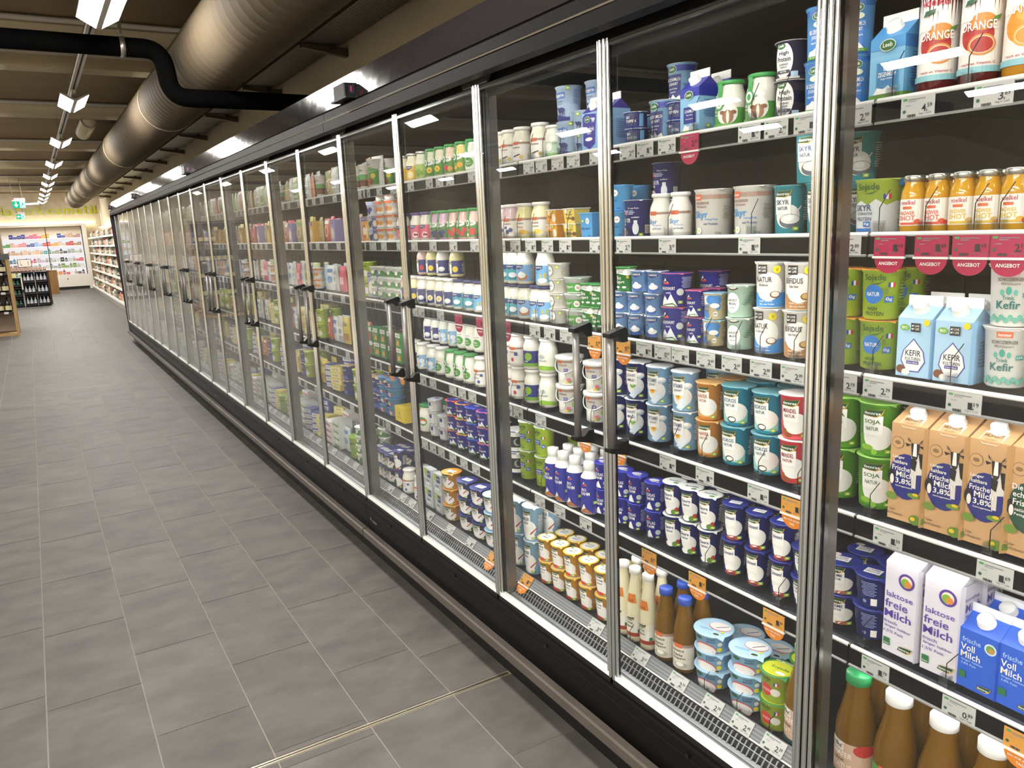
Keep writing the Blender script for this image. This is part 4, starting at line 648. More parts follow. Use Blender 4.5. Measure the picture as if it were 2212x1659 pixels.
def cow(u, v, s):
    q = lambda x, y: (u+x*s, v+y*s)
    return [('p', [q(-.006, -.006), q(.016, .004), q(.022, -.01), q(.021, -.05), q(.015, -.05), q(.013, -.034), q(.004, -.036), q(.004, -.06), q(-.003, -.06), q(-.006, -.03)], 'ded8d0'),
            ('p', [q(.006, .002), q(.018, .003), q(.022, -.012), q(.018, -.03), q(.010, -.022)], '221f1e'), ('p', [q(-.006, -.008), q(.004, -.012), q(.002, -.03), q(-.006, -.026)], '221f1e'),
            ('p', [q(-.0075, .018), q(.0075, .018), q(.005, -.006), q(.002, -.011), q(-.002, -.011), q(-.005, -.006)], '282423'), ('p', [q(-.0025, .018), q(.0025, .018), q(.0035, -.004), q(-.0035, -.004)], 'efeae4'), ('p', [q(-.004, -.005), q(.004, -.005), q(.002, -.0105), q(-.002, -.0105)], '3a3230'),
            ('p', [q(-.007, .015), q(-.017, .0165), q(-.014, .0105)], '282423'), ('p', [q(.007, .015), q(.017, .0165), q(.014, .0105)], '282423'), ('p', [q(-.006, .018), q(-.012, .022), q(-.013, .028), q(-.010, .024)], '4a423c'), ('p', [q(.006, .018), q(.012, .022), q(.013, .028), q(.010, .024)], '4a423c')]
def hof(key, desc, circ, lines):
    carton(key, desc, .070, .196, .232, 'c89e70', 'f2f1ec', [('p', [(-.02, .224), (.02, .224), (.02, .197), (.012, .190), (-.012, .190), (-.02, .197)], 'e6dccb'), ('t', 'HOFGUT', 0, .212, .032, .009, '4a4038'), ('t', 'FICHIBT', 0, .2, .02, .004, '7a6c5c'), ('e', -.02, .158, .012, .012, '8a6c48'), ('e', -.02, .158, .0108, .0108, 'c89e70'), ('e', -.02, .158, .006, .004, '8a6c48'), ('e', .0, .092, .034, .046, circ)]+cow(.016, .142, 1.15)+[('e', -.028, .09, .007, .014, '221f1e'), ('e', -.026, .084, .004, .01, 'e6e0d8')]+[('t', s, x, y, w, h, 'f0ede6') for s, x, y, w, h in lines]+[('e', .02, .06, .012, .005, '6a8a34'), ('e', .024, .063, .006, .003, 'd9b82a'), ('e', -.024, .05, .011, .008, '6f8a3a'), ('e', .026, .012, .012, .010, '5f7f30'), ('e', .022, .014, .005, .004, 'd9b82a'), ('t', '1 Liter', -.022, .024, .016, .005, '4f4030'), ('t', 'Bio-Weidemilch', -.014, .016, .032, .005, '4f4030'), ('r', .035, 0, .104, .196, 'b8905f')], .012, 'c89e70', flat=True)
hof('hof', 'brown carton with cow, blue circle', '2a2f78', [('Länger', -.014, .130, .024, .007), ('haltbare', -.010, .121, .028, .007), ('Frische', -.008, .109, .036, .010), ('Milch', .0, .097, .034, .011), ('3,8%', -.002, .083, .032, .012), ('homogenisiert', .0, .073, .034, .004)])
hof('hof2', 'brown carton with dark green circle', '2c4f3c', [('Die', -.018, .128, .018, .010), ('echte', -.01, .115, .03, .010), ('Frische', -.004, .101, .04, .011), ('natürlicher', -.002, .088, .036, .006), ('Fettgehalt', -.002, .079, .036, .006)])
carton('lakt', 'white milk carton with violet letters', .070, .196, .232, 'dcd8e2', 'efedea', [('e', .01, .164, .017, .017, '5f3f98'), ('e', .01, .164, .012, .012, 'e9dcc8'), ('e', .008, .162, .009, .009, '7fae3c'), ('e', .014, .160, .007, .007, 'd98a3c'), ('t', 'laktose', -.002, .128, .056, .012, '6a4fa0'), ('t', 'freie', -.008, .108, .048, .017, '5f449a'), ('t', 'Milch', -.004, .086, .056, .017, '4f3a94'), ('t', 'frisch', -.018, .068, .028, .007, '6a5f9c'), ('t', 'länger haltbar', -.002, .058, .056, .007, '6a5f9c'), ('t', '1,5% Fett', -.010, .047, .042, .007, '6a5f9c'), ('r', -.031, .016, -.017, .032, '2f7040'), ('t', 'Bioland', -.024, .02, .011, .003, WH), ('r', .035, 0, .104, .196, 'cfcbd6'), ('t', 'laktosefreie', .066, .168, .05, .008, '6a4fa0'), ('t', 'Milch', .07, .15, .052, .017, '3f2f80'), ('t', 'frisch', .058, .134, .024, .007, '6a5f9c'), ('t', 'länger haltbar', .068, .124, .05, .006, '6a5f9c')]+dn(.016, .02, .03)+side(.066, .03, .05, .07, '9a94b0', 12), .012, 'dcd8e2', flat=True)
carton('voll', 'small blue whole milk carton', .072, .118, .158, '2e5fcc', 'efedea', [('e', .022, .096, .011, .011, 'cfe0f2'), ('e', .022, .096, .008, .008, '6a9a4a'), ('e', .024, .094, .005, .005, 'c98a4a'), ('t', 'frische', -.012, .098, .034, .010, 'a9ccf2'), ('t', 'Voll', -.018, .083, .026, .013, WH), ('t', 'Milch', -.012, .068, .036, .013, WH), ('t', 'länger haltbar', -.008, .057, .04, .005, 'a9ccf2'), ('t', '3,8% Fett', -.014, .05, .028, .005, 'a9ccf2'), ('r', -.031, .02, -.018, .034, '2f7040'), ('r', -.031, .02, -.018, .034, '2f7040'), ('r', .036, 0, .106, .118, '2450b4')]+dn(.016, .014, .026)+side(.068, .03, .05, .06, '8fb0e6', 8), .016, 'e6e6ea')
BP = [(.038, .001), (.0425, .008), (.0425, .115), (.040, .135), (.030, .175), (.0245, .2), (.0235, .232)]
AMB = 'amber'
for kk, dd, cc, lb in (('bgreen', 'brown oat-drink bottle with green lid', '2f9a5a', [('r', -.05, .014, .062, .094, 'c9a790'), ('r', -.05, .074, -.012, .094, 'e6e0d4'), ('t', 'Velike!', -.03, .084, .03, .012, '2a2624'), ('t', 'BIO', -.034, .066, .022, .010, 'f0e8dc'), ('t', 'HAFER', -.014, .066, .04, .012, 'f0e8dc'), ('t', 'DRINK', -.022, .052, .026, .006, '5a3a2a'), ('t', 'NATUR', -.014, .038, .044, .014, 'e6dccc'), ('e', .03, .084, .022, .014, 'b9302c'), ('r', -.05, .01, .062, .02, '2b4f4a')]),
                       ('bwhite', 'brown milk bottle with white lid', 'efefec', [('r', -.05, .014, .062, .086, '4f8f34'), ('r', -.02, .074, .004, .09, 'd9583c'), ('t', 'demeter', -.008, .082, .02, .005, WH), ('t', 'Vollmilch', .0, .05, .06, .016, 'eef2e4'), ('t', 'frisch', .0, .032, .03, .008, 'eef2e4')]+dn(.0, .067, .034))):
    bottle(kk, dd, BP, AMB, cc, (.222, .0245), lb, .0425, .246)
SP = [(.028, .001), (.031, .006), (.031, .095), (.028, .13), (.019, .17), (.0165, .185), (.0165, .2)]
bottle('cream', 'cream bottle with orange neck label', [(r*.78, z*1.08) for r, z in SP], 'ebe3c0|.12', 'efeee8', (.21, .0155), [('r', -.026, .02, .036, .08, 'ece6d8'), ('r', -.026, .02, .036, .032, 'a8402c'), ('p', [(.008, .034), (.024, .034), (.02, .056), (.016, .066), (.012, .056)], WH), ('t', 'Schlag', -.008, .062, .024, .008, '3a3f44'), ('t', 'Sahne', -.006, .052, .024, .008, '3a3f44'), ('p', [(-.016, .125), (.016, .125), (.012, .152), (-.012, .152)], 'dd7f2c'), ('t', '32%', 0, .132, .014, .007, '9a2f20')]+dn(-.004, .075, .026)+[('r', .018, .034, .026, .044, '2f7a4a')], .0242, .228, 'cream_bottle')
bottle('amber', 'amber bottle of cream with blue lid', SP, AMB, '2f4fae', (.192, .0175), [('r', -.036, .014, .046, .082, 'dcd6c8'), ('r', -.036, .078, .046, .086, 'a8897a'), ('r', -.012, .076, .01, .088, 'd9683c'), ('t', 'SCHROZBERGER', -.002, .068, .036, .006, '5a4a42'), ('t', 'Frische', -.002, .056, .028, .008, '4a4038'), ('t', 'Schlagsahne', 0, .046, .038, .008, '4a4038'), ('e', .004, .026, .018, .010, 'b9b5a6'), ('e', .004, .03, .010, .006, 'efece2')], .031, .212, 'cream_bottle')
PBP = [(.027, .001), (.029, .005), (.029, .112), (.0285, .118), (.017, .136), (.0165, .15)]
bottle('capb', 'white-necked dark blue cream bottle', PBP, 'efeeea|.3', 'f4f3ef', (.138, .0175), [('r', -.09, .004, .09, .116, '2b3094')]+bgl(-.004, .098, .016)+[('t', 'BIO', -.006, .08, .018, .009, WH), ('t', 'RAHM', -.002, .068, .03, .011, WH), ('p', [(-.02, .008), (-.006, .034), (.008, .008)], 'e9e2da'), ('p', [(-.026, .006), (.0, .022), (.02, .006)], 'a86a44')]+bio(.03, .04, .014)+side(.04, .05, .016, .04, 'a9aede', 8), .029, .166, 'cream_bottle')
RP = [(.030, .001), (.0325, .005), (.0325, .162), (.030, .176), (.018, .2), (.0165, .212)]
def juice(key, desc, fill, fruit, lines, ring):
    bottle(key, desc, RP, fill+'|.12|0|.4', 'c9c6bc|.3|.8', (.204, .0175), [('r', -.046, .022, .056, .166, 'eeeae2'), ('e', -.002, .082, .026, .026, fruit), ('e', .006, .102, .02, .014, ring), ('e', .006, .066, .021, .017, ring), ('e', .006, .066, .018, .014, 'f0d8b0'), ('e', .006, .066, .0165, .0125, fruit), ('r', -.046, .022, .056, .032, '8ec4cc'), ('t', 'voelkel', -.004, .152, .044, .014, 'b3203c'), ('p', [(.016, .098), (.03, .104), (.034, .112), (.022, .108)], '5a8a3a'), ('t', 'reich an Vitamin C', .002, .037, .05, .004, 'b3203c'), ('r', .046, .04, .054, .15, 'd9d4ca')]+[('t', s, x, y, w, h, WH) for s, x, y, w, h in lines]+[('p', [(-.022, .128), (-.004, .134), (-.002, .14), (-.018, .138)], '2f5a3c')], .0325, .222, 'juice_bottle')
juice('blut', 'dark red blood orange juice bottle', '5a0f14', 'b3302c', [('BLUT', -.014, .112, .03, .014), ('ORANGE', 0, .096, .05, .014)], 'd98a3c')
juice('orange', 'orange juice bottle', 'c98a1c', 'e8932c', [('ORANGE', -.006, .108, .05, .015)], 'efa63a')
SHP = [(.019, .001), (.0215, .004), (.0215, .066), (.0205, .076), (.016, .088), (.016, .096)]
for kk, dd, c1 in (('shotr', 'ginger shot bottle with red letters', 'd8503c'), ('shoty', 'ginger shot bottle with yellow letters', 'd9b42c')):
    bottle(kk, dd, SHP, 'cf9a1e|.12|0|.4', 'c4c4bc|.25|.9', (.093, .0165), [('r', -.03, .014, .038, .062, 'efece4'), ('t', 'voelkel', -.004, .056, .026, .008, 'b3203c'), ('r', -.012, .044, .004, .049, 'd9683c'), ('t', 'INGWER', -.004, .037, .026, .007, c1), ('t', 'SHOT', -.004, .028, .028, .009, c1), ('r', -.016, .016, .01, .02, c1), ('e', .014, .021, .006, .005, 'd9583c' if kk == 'shotr' else 'e0b04a'), ('e', .02, .019, .004, .004, 'c8402c')]+side(.032, .024, .01, .03, 'b9b5aa', 5), .0215, .106, 'juice_bottle')
jar('jk', 'fat white yoghurt jar, green lid', .043, .125, 'efece0', '2f8a4a', [('e', -.002, .05, .024, .02, '4f9a3c'), ('e', .0, .05, .018, .012, 'd8603c'), ('e', 0, .046, .016, .008, 'efe9dc')], .82)
cup('wround', 'white round cup with dark ring mark', .036, .033, .048, 'e6e2da', 'dedad2', [('e', -.014, .025, .016, .017, '2f4a3c'), ('e', -.014, .025, .0145, .0155, 'f0ede6'), ('t', 'SKYR', -.014, .025, .016, .006, '4a4f4a')]+bio(.016, .036, .012)+side(.04, .01, .022, .03, 'b3aca0', 6))
cup('greek', 'silver and green low yoghurt cup', .043, .034, .05, 'd6dad6', 'c4d2c8', [('r', -.05, .006, .05, .034, '4f9a44'), ('t', 'Jogurt', -.006, .022, .03, .010, WH), ('e', .024, .02, .010, .010, 'f0efe8'), ('t', '3x', .024, .02, .01, .007, 'c83a3a')])
cup('andg', 'green natural yoghurt cup with white top', .030, .026, .068, '2f8a3c', '4fa45a', [('p', [(-.04, .066), (.05, .066), (.05, .05), (.02, .044), (-.01, .05), (-.04, .046)], 'eeeeea'), ('t', 'ANDECHSER', -.002, .061, .03, .005, '55694f'), ('t', 'NATUR', -.002, .054, .018, .005, '55694f'), ('t', 'Bio', -.008, .038, .018, .010, WH), ('t', 'Jogurt', -.004, .026, .03, .010, WH), ('e', -.012, .012, .008, .003, WH), ('e', .01, .012, .006, .003, WH), ('e', .02, .04, .004, .004, 'e2c23a')])
cup('bwtub', 'blue and white tub with black photo label', .040, .037, .082, '2c3a9a', 'dcdcd8', [('r', -.005, .006, .06, .078, 'e6e6e2'), ('r', .0, .02, .054, .06, '1b1b1e'), ('e', .03, .04, .014, .014, '9a9a98'), ('e', .036, .042, .012, .012, '1b1b1e'), ('r', -.05, .006, -.01, .02, '3a8a3c'), ('t', 'K', -.02, .05, .012, .014, WH)])
cup('tray', 'white cup with foil label', .036, .03, .055, 'ebe9e4', 'c9cdd0|.3|.5', [('r', -.02, .01, .014, .044, 'd2d6d8'), ('r', -.01, .028, .006, .044, '2f3a78')], [('e', 0, 0, .03, .03, 'c2cad2'), ('r', -.01, 0, .01, .02, '2f3a78')])
block('packet', 'standing cheese tray with foil front', .07, .03, .088, 'd9dcdc', [('r', -.03, .01, .03, .084, 'c4ccd0'), ('p', [(-.03, .084), (-.03, .06), (-.004, .05), (.0, .084)], 'a9c44a'), ('r', -.004, .05, .026, .08, '2c3a84'), ('t', 'MOZZA', .011, .066, .022, .008, WH), ('t', 'Rella', .0, .034, .03, .008, '3a4a6a'), ('e', .0, .02, .02, .006, 'eef0f0')], 'cheese_tray', 'tray')
block('ybox', 'yellow cardboard display tray', .11, .11, .072, 'e3c82a', [('t', 'TK', 0, .04, .02, .014, '6a6014'), ('t', 'Bio Natur', 0, .022, .05, .006, '6a6014')], 'display_tray', 'tray', None, .0)
cup('kartn', 'paper cup with green picture band', .043, .034, .135, 'e9e7de', 'efede6', [('r', -.05, .02, .05, .088, '4f8f44'), ('p', [(-.05, .088), (0, .1), (.05, .086)], '4f8f44'), ('e', .0, .034, .02, .016, '8a4a34'), ('e', .022, .06, .012, .012, 'd9c24a'), ('t', 'Bio', 0, .112, .022, .010, '5a5a52')], name='paper_cup')
cup('kartb', 'paper cup with brown dessert picture', .036, .03, .12, 'ebe9e2', 'efede6', [('r', -.04, .02, .04, .05, '6a3a28'), ('r', -.04, .05, .04, .074, '4f9a54'), ('t', 'Bio', 0, .094, .02, .009, '5a5a52')], name='paper_cup')
cup('fruit', 'white cup with orange fruit band', .038, .031, .062, 'efe9e2', 'e9e7e0', [('r', -.05, .004, .05, .022, 'e9e2dc'), ('e', -.01, .024, .014, .012, 'd9783c'), ('e', .014, .022, .012, .010, 'e0a04a'), ('r', -.05, .046, .05, .058, 'd86a4a')]+bio(.03, .05, .01))
cup('fruitb', 'white cup with blueberry picture', .038, .031, .062, 'e6e4ea', 'e9e7e0', [('e', -.01, .022, .01, .01, '3a4078'), ('e', .008, .026, .01, .01, '454b88'), ('e', .0, .012, .008, .008, '343a70'), ('r', -.05, .046, .05, .058, 'a9b4d2')])
cup('white4', 'white and green herb quark cup', .037, .031, .05, 'e9ebe4', 'eceae2', [('p', [(-.04, .006), (-.04, .03), (-.01, .018), (.02, .034), (.05, .012), (.05, .004)], '3f7f44'), ('e', .0, .024, .009, .008, 'f2f0ea'), ('e', -.02, .016, .006, .006, 'c9a23a')])
cup('limew', 'lime green cup with fruit picture', .038, .033, .085, 'b4d03c', 'c6d86a', [('e', .004, .03, .02, .016, 'e9e6d2'), ('t', 'Sojade', 0, .064, .04, .014, '2f5a22')])
cup('limebig', 'large lime green pail of soya yoghurt', .062, .054, .12, 'a8c63c', '8fb43c', [('t', 'Sojade', -.006, .085, .06, .022, '2f5a22'), ('e', .0, .04, .026, .02, '6f9a2c')]+flag(.03, .07, .014), name='yoghurt_pail', cat='pail')
cup('muesli', 'navy cup with crumble on its lid', .04, .034, .085, '2a3386', 'cbb894', [('t', 'dennree', 0, .062, .03, .008, WH), ('r', -.02, .012, .02, .03, '4f62b4')], [('e', 0, 0, .034, .034, 'b39a72'), ('e', .01, .006, .012, .008, '7a5a38'), ('e', -.012, -.01, .012, .008, 'd8cdb4')])
cup('muesl2', 'flat sky blue cup with picture lid', .047, .038, .046, '5f9cc8', '4f86b4', [('e', -.006, .018, .014, .010, 'e6ded2'), ('e', .01, .016, .008, .008, 'b9503c')], [('e', 0, 0, .04, .04, '4f8fc8'), ('e', .0, -.012, .024, .014, 'c46a4a'), ('t', 'FRUIT', 0, .018, .03, .008, WH)])
block('egreen', 'green and white carton cup', .062, .062, .07, '2f7f3c', [('r', -.031, .05, .031, .07, 'e6e4da'), ('t', 'ANDECHSER', 0, .06, .04, .006, '4a5a44'), ('p', [(-.02, .012), (-.01, .044), (.004, .03), (.016, .046), (.02, .012)], 'e0a83a')], 'yoghurt_box', 'box')
block('ered', 'red and green carton cup', .062, .062, .07, '2f7f3c', [('r', -.031, .05, .031, .07, 'e6e4da'), ('e', -.004, .026, .02, .02, 'b9403c')], 'yoghurt_box', 'box')
block('ebrown', 'chocolate brown carton cup', .062, .062, .07, '5a3626', [('r', -.031, .046, .031, .07, 'e6e4da'), ('t', 'ANDECHSER', 0, .058, .04, .006, '4a5a44'), ('e', 0, .022, .02, .014, '7a4a30')], 'yoghurt_box', 'box')
def crd(key, desc, col, pic, w=.075, h=.12, d=.05):
    block(key, desc, w, d, h, col, [('r', -w*.4, h*.82, w*.2, h*.98, '2c3f8c'), ('t', 'BEKE', -w*.1, h*.9, w*.4, h*.06, WH), ('e', 0, h*.4, w*.36, h*.26, pic), ('e', 0, h*.42, w*.24, h*.16, 'f0e6c8')], 'rice_pudding_box', 'box')
crd('cardv', 'tall violet dessert box', '9a94c8', 'e6e2da'); crd('cardy', 'tall yellow dessert box', 'ddab44', 'efd27a'); crd('cardo', 'tall orange dessert box', 'd99a4a', 'c2683c'); crd('cardb', 'low blue dessert box', '4a5aa8', 'e2d2b0', .075, .06)
pouch('pbeige', 'beige cheese pouch', .1, .14, 'b9a67a', [('e', 0, .06, .03, .03, 'd9cba4'), ('r', -.04, .1, .04, .125, '8a9a4a')])
pouch('pclear', 'clear crinkled cheese pouch', .1, .15, 'c6c8c2', [('r', -.03, .04, .03, .09, 'e9e8e2'), ('e', .0, .065, .02, .014, '9ab0a0')])
pouch('pgreen', 'pale green cheese pouch', .1, .15, 'a9b98a', [('r', -.03, .03, .03, .1, 'd2dcb4'), ('e', 0, .06, .02, .02, '6f9a4a')])
pouch('porange', 'salmon pink sausage pouch', .09, .15, 'c98a6c', [('e', 0, .06, .03, .04, 'b9684a'), ('r', -.03, .11, .03, .13, '8a6ab0')])
pouch('pyellow', 'yellow grated cheese pouch', .1, .15, 'd9c25a', [('r', -.04, .02, .04, .06, 'b98a3c'), ('t', 'Käse', 0, .11, .05, .02, '5a7a2c')])
pouch('ppink', 'bright pink pouch', .1, .14, 'd9506c', [('r', -.03, .04, .03, .08, 'f0b9c2')])
pouch('pwhite', 'white mozzarella pouch', .1, .14, 'dfe3e2', [('e', 0, .06, .03, .02, '6a9ac8'), ('r', -.03, .1, .03, .12, '4a7ab8')])
pouch('pblue', 'pale blue mozzarella pouch', .1, .14, 'b3cfe2', [('e', 0, .06, .03, .02, '3f7ab8'), ('e', .02, .03, .014, .010, '4f9a5a')])
pouch('pred', 'red tomato cheese pouch', .1, .13, 'c85a4a', [('e', 0, .06, .03, .03, 'e6d8b0'), ('r', -.03, .1, .03, .12, 'efe9dc')])
pouch('pegg', 'brown wrapped bread pouch', .12, .12, '9a6f44', [('r', -.04, .03, .04, .07, 'e2d6b8')], 'bread_pouch', .05)
block('butter', 'small yellow butter block', .1, .07, .035, 'd9c86a', [('r', -.04, .006, .04, .03, 'e9dfa8'), ('t', 'BUTTER', 0, .018, .05, .012, '4f6a34')], 'butter_block', 'butter')
block('butterb', 'small navy and white butter block', .1, .07, .035, '3a4a94', [('r', -.045, .006, .03, .03, 'e6e6ea'), ('t', 'BUTTER', -.008, .018, .05, .012, '2c3a7c')], 'butter_block', 'butter')
block('egg', 'low white and green tray', .11, .08, .04, 'dfe2da', [('r', -.05, .006, .05, .02, '7aa06a'), ('e', 0, .026, .02, .008, 'efeee6')], 'cheese_tray', 'tray', 'e6ebe4')
block('camemb', 'low white cheese box with pink band', .1, .1, .036, 'e6dede', [('r', -.05, .006, .05, .02, 'b9788a')], 'cheese_box', 'box', 'e9e6e2')
# ---------------------------------------------------------------- stocking the shelves
SHN = ['top shelf', 'second shelf', 'third shelf', 'fourth shelf', 'fifth shelf', 'bottom deck']
LAYN = {1: ['']}
CNT = {}
PEND = []                                     # everything put on the shelves, labelled once all of it is known
def put(key, s, x, y, layer=0, row=0, rz=0, layers=1, z=None):
    PEND.append(dict(k=key, s=s, x=x, y=y, l=layer, row=row, rz=rz, n=layers, z=SZ[s] if z is None else z))
def stack(key, s, pxs, layers=1, rows=1, dx=0, upper=None, z0=0, x=None, gap=.004, jit=True):
    """pxs: picture columns (target pixels) of each stack's foot; rows go back into the cabinet"""
    r, h = K[key][4], K[key][5]; xf = (1.396+r if s < 5 else 1.345+r)+dx if x is None else x
    for px in pxs:
        y = y_at(px, xf-r*.5, SZ[s]+z0)
        for q in range(rows):
            for l in range(layers):
                j = (random.uniform(-.002, .002) if jit and l else 0)
                put(key, s, xf+q*(2*r+gap)+j, y+(random.uniform(-.002, .002) if jit and l else 0), l, q, random.uniform(-.12, .12), layers, SZ[s]+z0+l*h)
def up(key, s, px, on, dx=0):                 # one item standing on top of a stack of 'on' heights
    r = K[key][4]; xf = (1.396+r if s < 5 else 1.345+r)+dx
    put(key, s, xf, y_at(px, xf-r*.5, SZ[s]+on), 1, 0, random.uniform(-.1, .1), 2, SZ[s]+on)
# --- right-hand bay (first door)
stack('goatm', 0, [1925]); put('goatm', 0, 1.52, y_at(1957, 1.52, SZ[0]), 0, 1)
stack('ziege', 0, [1840], 2, 1, .02)
stack('blut', 0, [2010, 2102]); stack('orange', 0, [2200])
stack('sojsk', 1, [1882], 1, 2); stack('skyrt', 1, [1842], 2, 1, .15)
stack('shotr', 1, [1962, 2014], 1, 2); stack('shoty', 1, [2068, 2122, 2180], 1, 2)
stack('sojhp', 2, [1884], 2, 2); stack('sojhp', 2, [1806], 2, 1)
stack('kefirk', 2, [1980, 2062], 1, 2); stack('kefirc', 2, [2158], 2); stack('kefirc', 2, [2262], 2)
stack('soja', 3, [1880], 2, 2); stack('soja', 3, [1802], 2)
stack('hof', 3, [1963, 2044, 2132], 1, 2); stack('hof2', 3, [2226])
stack('creme2', 4, [1870], 2, 2, -.004); stack('creme', 4, [1805], 2, 2)
stack('lakt', 4, [1950, 2034], 1, 2); stack('voll', 4, [2118, 2206], 1, 2)
put('voll', 4, 1.60, y_at(2130, 1.6, SZ[4]+.16), 1, 1, .5, 2, SZ[4]+.205); PEND[-1]['lie'] = 1
stack('bgreen', 5, [1832], 1, 2); stack('bwhite', 5, [1916, 2010, 2112, 2222], 1, 2)
# --- second door
stack('kefird', 0, [1316]); stack('topfen', 0, [1366], 2); stack('topfen', 0, [1383], 2, 1, .07)
stack('schaf', 0, [1424]); stack('schaf', 0, [1462], 2, 1, .085); stack('topfen', 0, [1458], 2, 1, -.002)
stack('sheepm', 0, [1501], 1, 2); stack('andz', 0, [1567, 1634]); stack('hp', 0, [1695], 2); stack('ziege', 0, [1756], 2, 2)
stack('dskyr', 1, [1368]); stack('dskyr', 1, [1430], 2, 1, .12); stack('skyrj', 1, [1420, 1461]); stack('skyrb', 1, [1527, 1613]); stack('skyrt', 1, [1694, 1765])
up('skyrt', 1, 1742, .106); stack('box', 1, [1331], 2); stack('box', 1, [1372], 2, 1, .1)
stack('soebb', 2, [1336, 1369, 1407], 2); up('soebb', 2, 1377, .12); up('soebb', 2, 1412, .12); up('andg', 2, 1345, .12)
stack('berch', 2, [1451], 2); stack('berch', 2, [1530], 2, 1, .11); stack('berchs', 2, [1496], 2, 2); stack('oat', 2, [1534], 2); stack('coco', 2, [1588], 2); stack('mln', 2, [1650], 2); stack('mlb', 2, [1714], 2)
stack('navyj', 3, [1328, 1368], 2); stack('fett', 3, [1415, 1472], 2, 1); stack('fett', 3, [1540], 2, 1, .1); stack('hafer', 3, [1523], 2, 2); stack('kokos', 3, [1580, 1648], 2, 2); stack('mandel', 3, [1707], 2)
stack('schlag', 4, [1341, 1370, 1408], 2); stack('saure', 4, [1449, 1484, 1524], 2, 2); stack('schmand', 4, [1576, 1627, 1680], 2, 2); stack('creme', 4, [1733], 2)
stack('cream', 5, [1342, 1366, 1394], 1, 2); stack('amber', 5, [1430, 1470], 1, 2); stack('fraiche', 5, [1528, 1602], 3, 1); stack('fraiche', 5, [1592, 1655], 2, 1, .112)
stack('sojg', 5, [1664], 2); stack('sojg', 5, [1728], 2, 1, .09); stack('bgreen', 5, [1722])
# --- third door
stack('jzv', 0, [1077, 1096, 1122, 1160], 1, 1, .0); stack('jfaint', 0, [1191]); stack('goatw', 0, [1221], 2); stack('goats', 0, [1256], 2); stack('goatw', 0, [1285], 2, 1, .03); stack('kefird', 0, [1284])
stack('jzb', 1, [1083, 1102]); stack('jzm', 1, [1128]); stack('jzh', 1, [1162]); stack('sqo', 1, [1200], 2); stack('sqy', 1, [1238], 2); stack('sqb', 1, [1276])
stack('jst', 2, [1090, 1110], 2); stack('jsw', 2, [1131], 2); stack('jsab', 2, [1157, 1183][:1], 1)
stack('jsab', 2, [1174], 2, 1, .0); stack('wround', 2, [1202], 4); stack('greek', 2, [1239], 3); stack('andg', 2, [1270, 1291], 2)
stack('jzr', 3, [1096, 1117], 2); stack('jbb', 3, [1146], 2); stack('jgl', 3, [1178], 2); stack('bucket', 3, [1222, 1282], 2)
stack('bwtub', 4, [1110], 2); stack('sojq', 4, [1136, 1170], 2); stack('sojq', 4, [1238], 2, 1, .16); stack('capb', 4, [1190, 1212, 1237, 1268], 1, 3, -.03); stack('schlag', 4, [1299], 2)
stack('quarkl', 5, [1118, 1147], 2, 2); stack('sahneo', 5, [1178, 1204, 1233, 1265, 1300], 2, 2)
# --- fourth door
stack('jsy', 0, [889]); stack('jsg', 0, [909]); stack('jav', 0, [930, 949]); stack('jap', 0, [971]); stack('jam', 0, [994]); stack('jawg', 0, [1017])
stack('jsp', 1, [898, 919]); stack('jab', 1, [941, 957]); stack('jar', 1, [979, 1000]); stack('jas', 1, [1021])
for ks, p in (('jdr', 876), ('jdl', 893), ('jdn', 911), ('jdv', 931), ('jdv', 949), ('jdn', 968), ('jst', 989), ('jst', 1012), ('jsab', 1034)): stack(ks, 2, [p], 1)
for ks, p in (('jdr', 911), ('jdl', 931), ('jdn', 953), ('jdl', 982)): up(ks, 2, p, .12, .05)
for ks, p in (('jdn', 892), ('jdf', 911), ('jdf', 932), ('jaw', 951), ('jawg', 972), ('jawg', 991), ('jawg', 1012), ('jzn', 1036)): stack(ks, 3, [p], 1)
for ks, p in (('jdn', 925), ('jdn', 941), ('jdf', 958), ('jdf', 978), ('jaw', 998), ('jaw', 1016), ('jaw', 1034)): up(ks, 3, p, .12, .05)
stack('jk', 4, [919], 1, 2); stack('tray', 4, [938], 3); stack('tray', 4, [958], 2); stack('quarkr', 4, [979], 3); stack('quarkg', 4, [999], 3); stack('quarkbl', 4, [1022], 3); stack('quarkp', 4, [1046], 3); stack('bwtub', 4, [1075], 2)
stack('jzn', 5, [905], 1, 2); stack('packet', 5, [927, 948], 2); stack('quarko', 5, [972], 3); stack('quarkn', 5, [1006], 3); stack('quarkn', 5, [1034], 3); stack('quarkb', 5, [1062], 3)
# --- fifth door
stack('kartb', 0, [767, 786]); stack('kartn', 0, [806]); stack('kartn', 0, [838], 1, 1, .06); stack('jsy', 0, [868])
stack('cardo', 1, [792]); stack('fruitb', 1, [806], 3); stack('fruit', 1, [824], 4); stack('fruit', 1, [845], 4); stack('jsp', 1, [868])
stack('limew', 2, [796], 2); stack('white4', 2, [812, 828, 846, 863], 3); stack('jdr', 2, [882])
stack('ered', 3, [808], 2); stack('egreen', 3, [822, 836], 2); stack('ebrown', 3, [852], 2); stack('egreen', 3, [870], 2); stack('jdn', 3, [884])
stack('muesli', 4, [815], 2); stack('muesl2', 4, [832, 850], 4); stack('ybox', 4, [876]); stack('muesli', 4, [842], 2, 1, .11)
stack('quarkn', 5, [826, 845], 2, 2); stack('schmand', 5, [863], 2); stack('jzn', 5, [880], 1, 2)
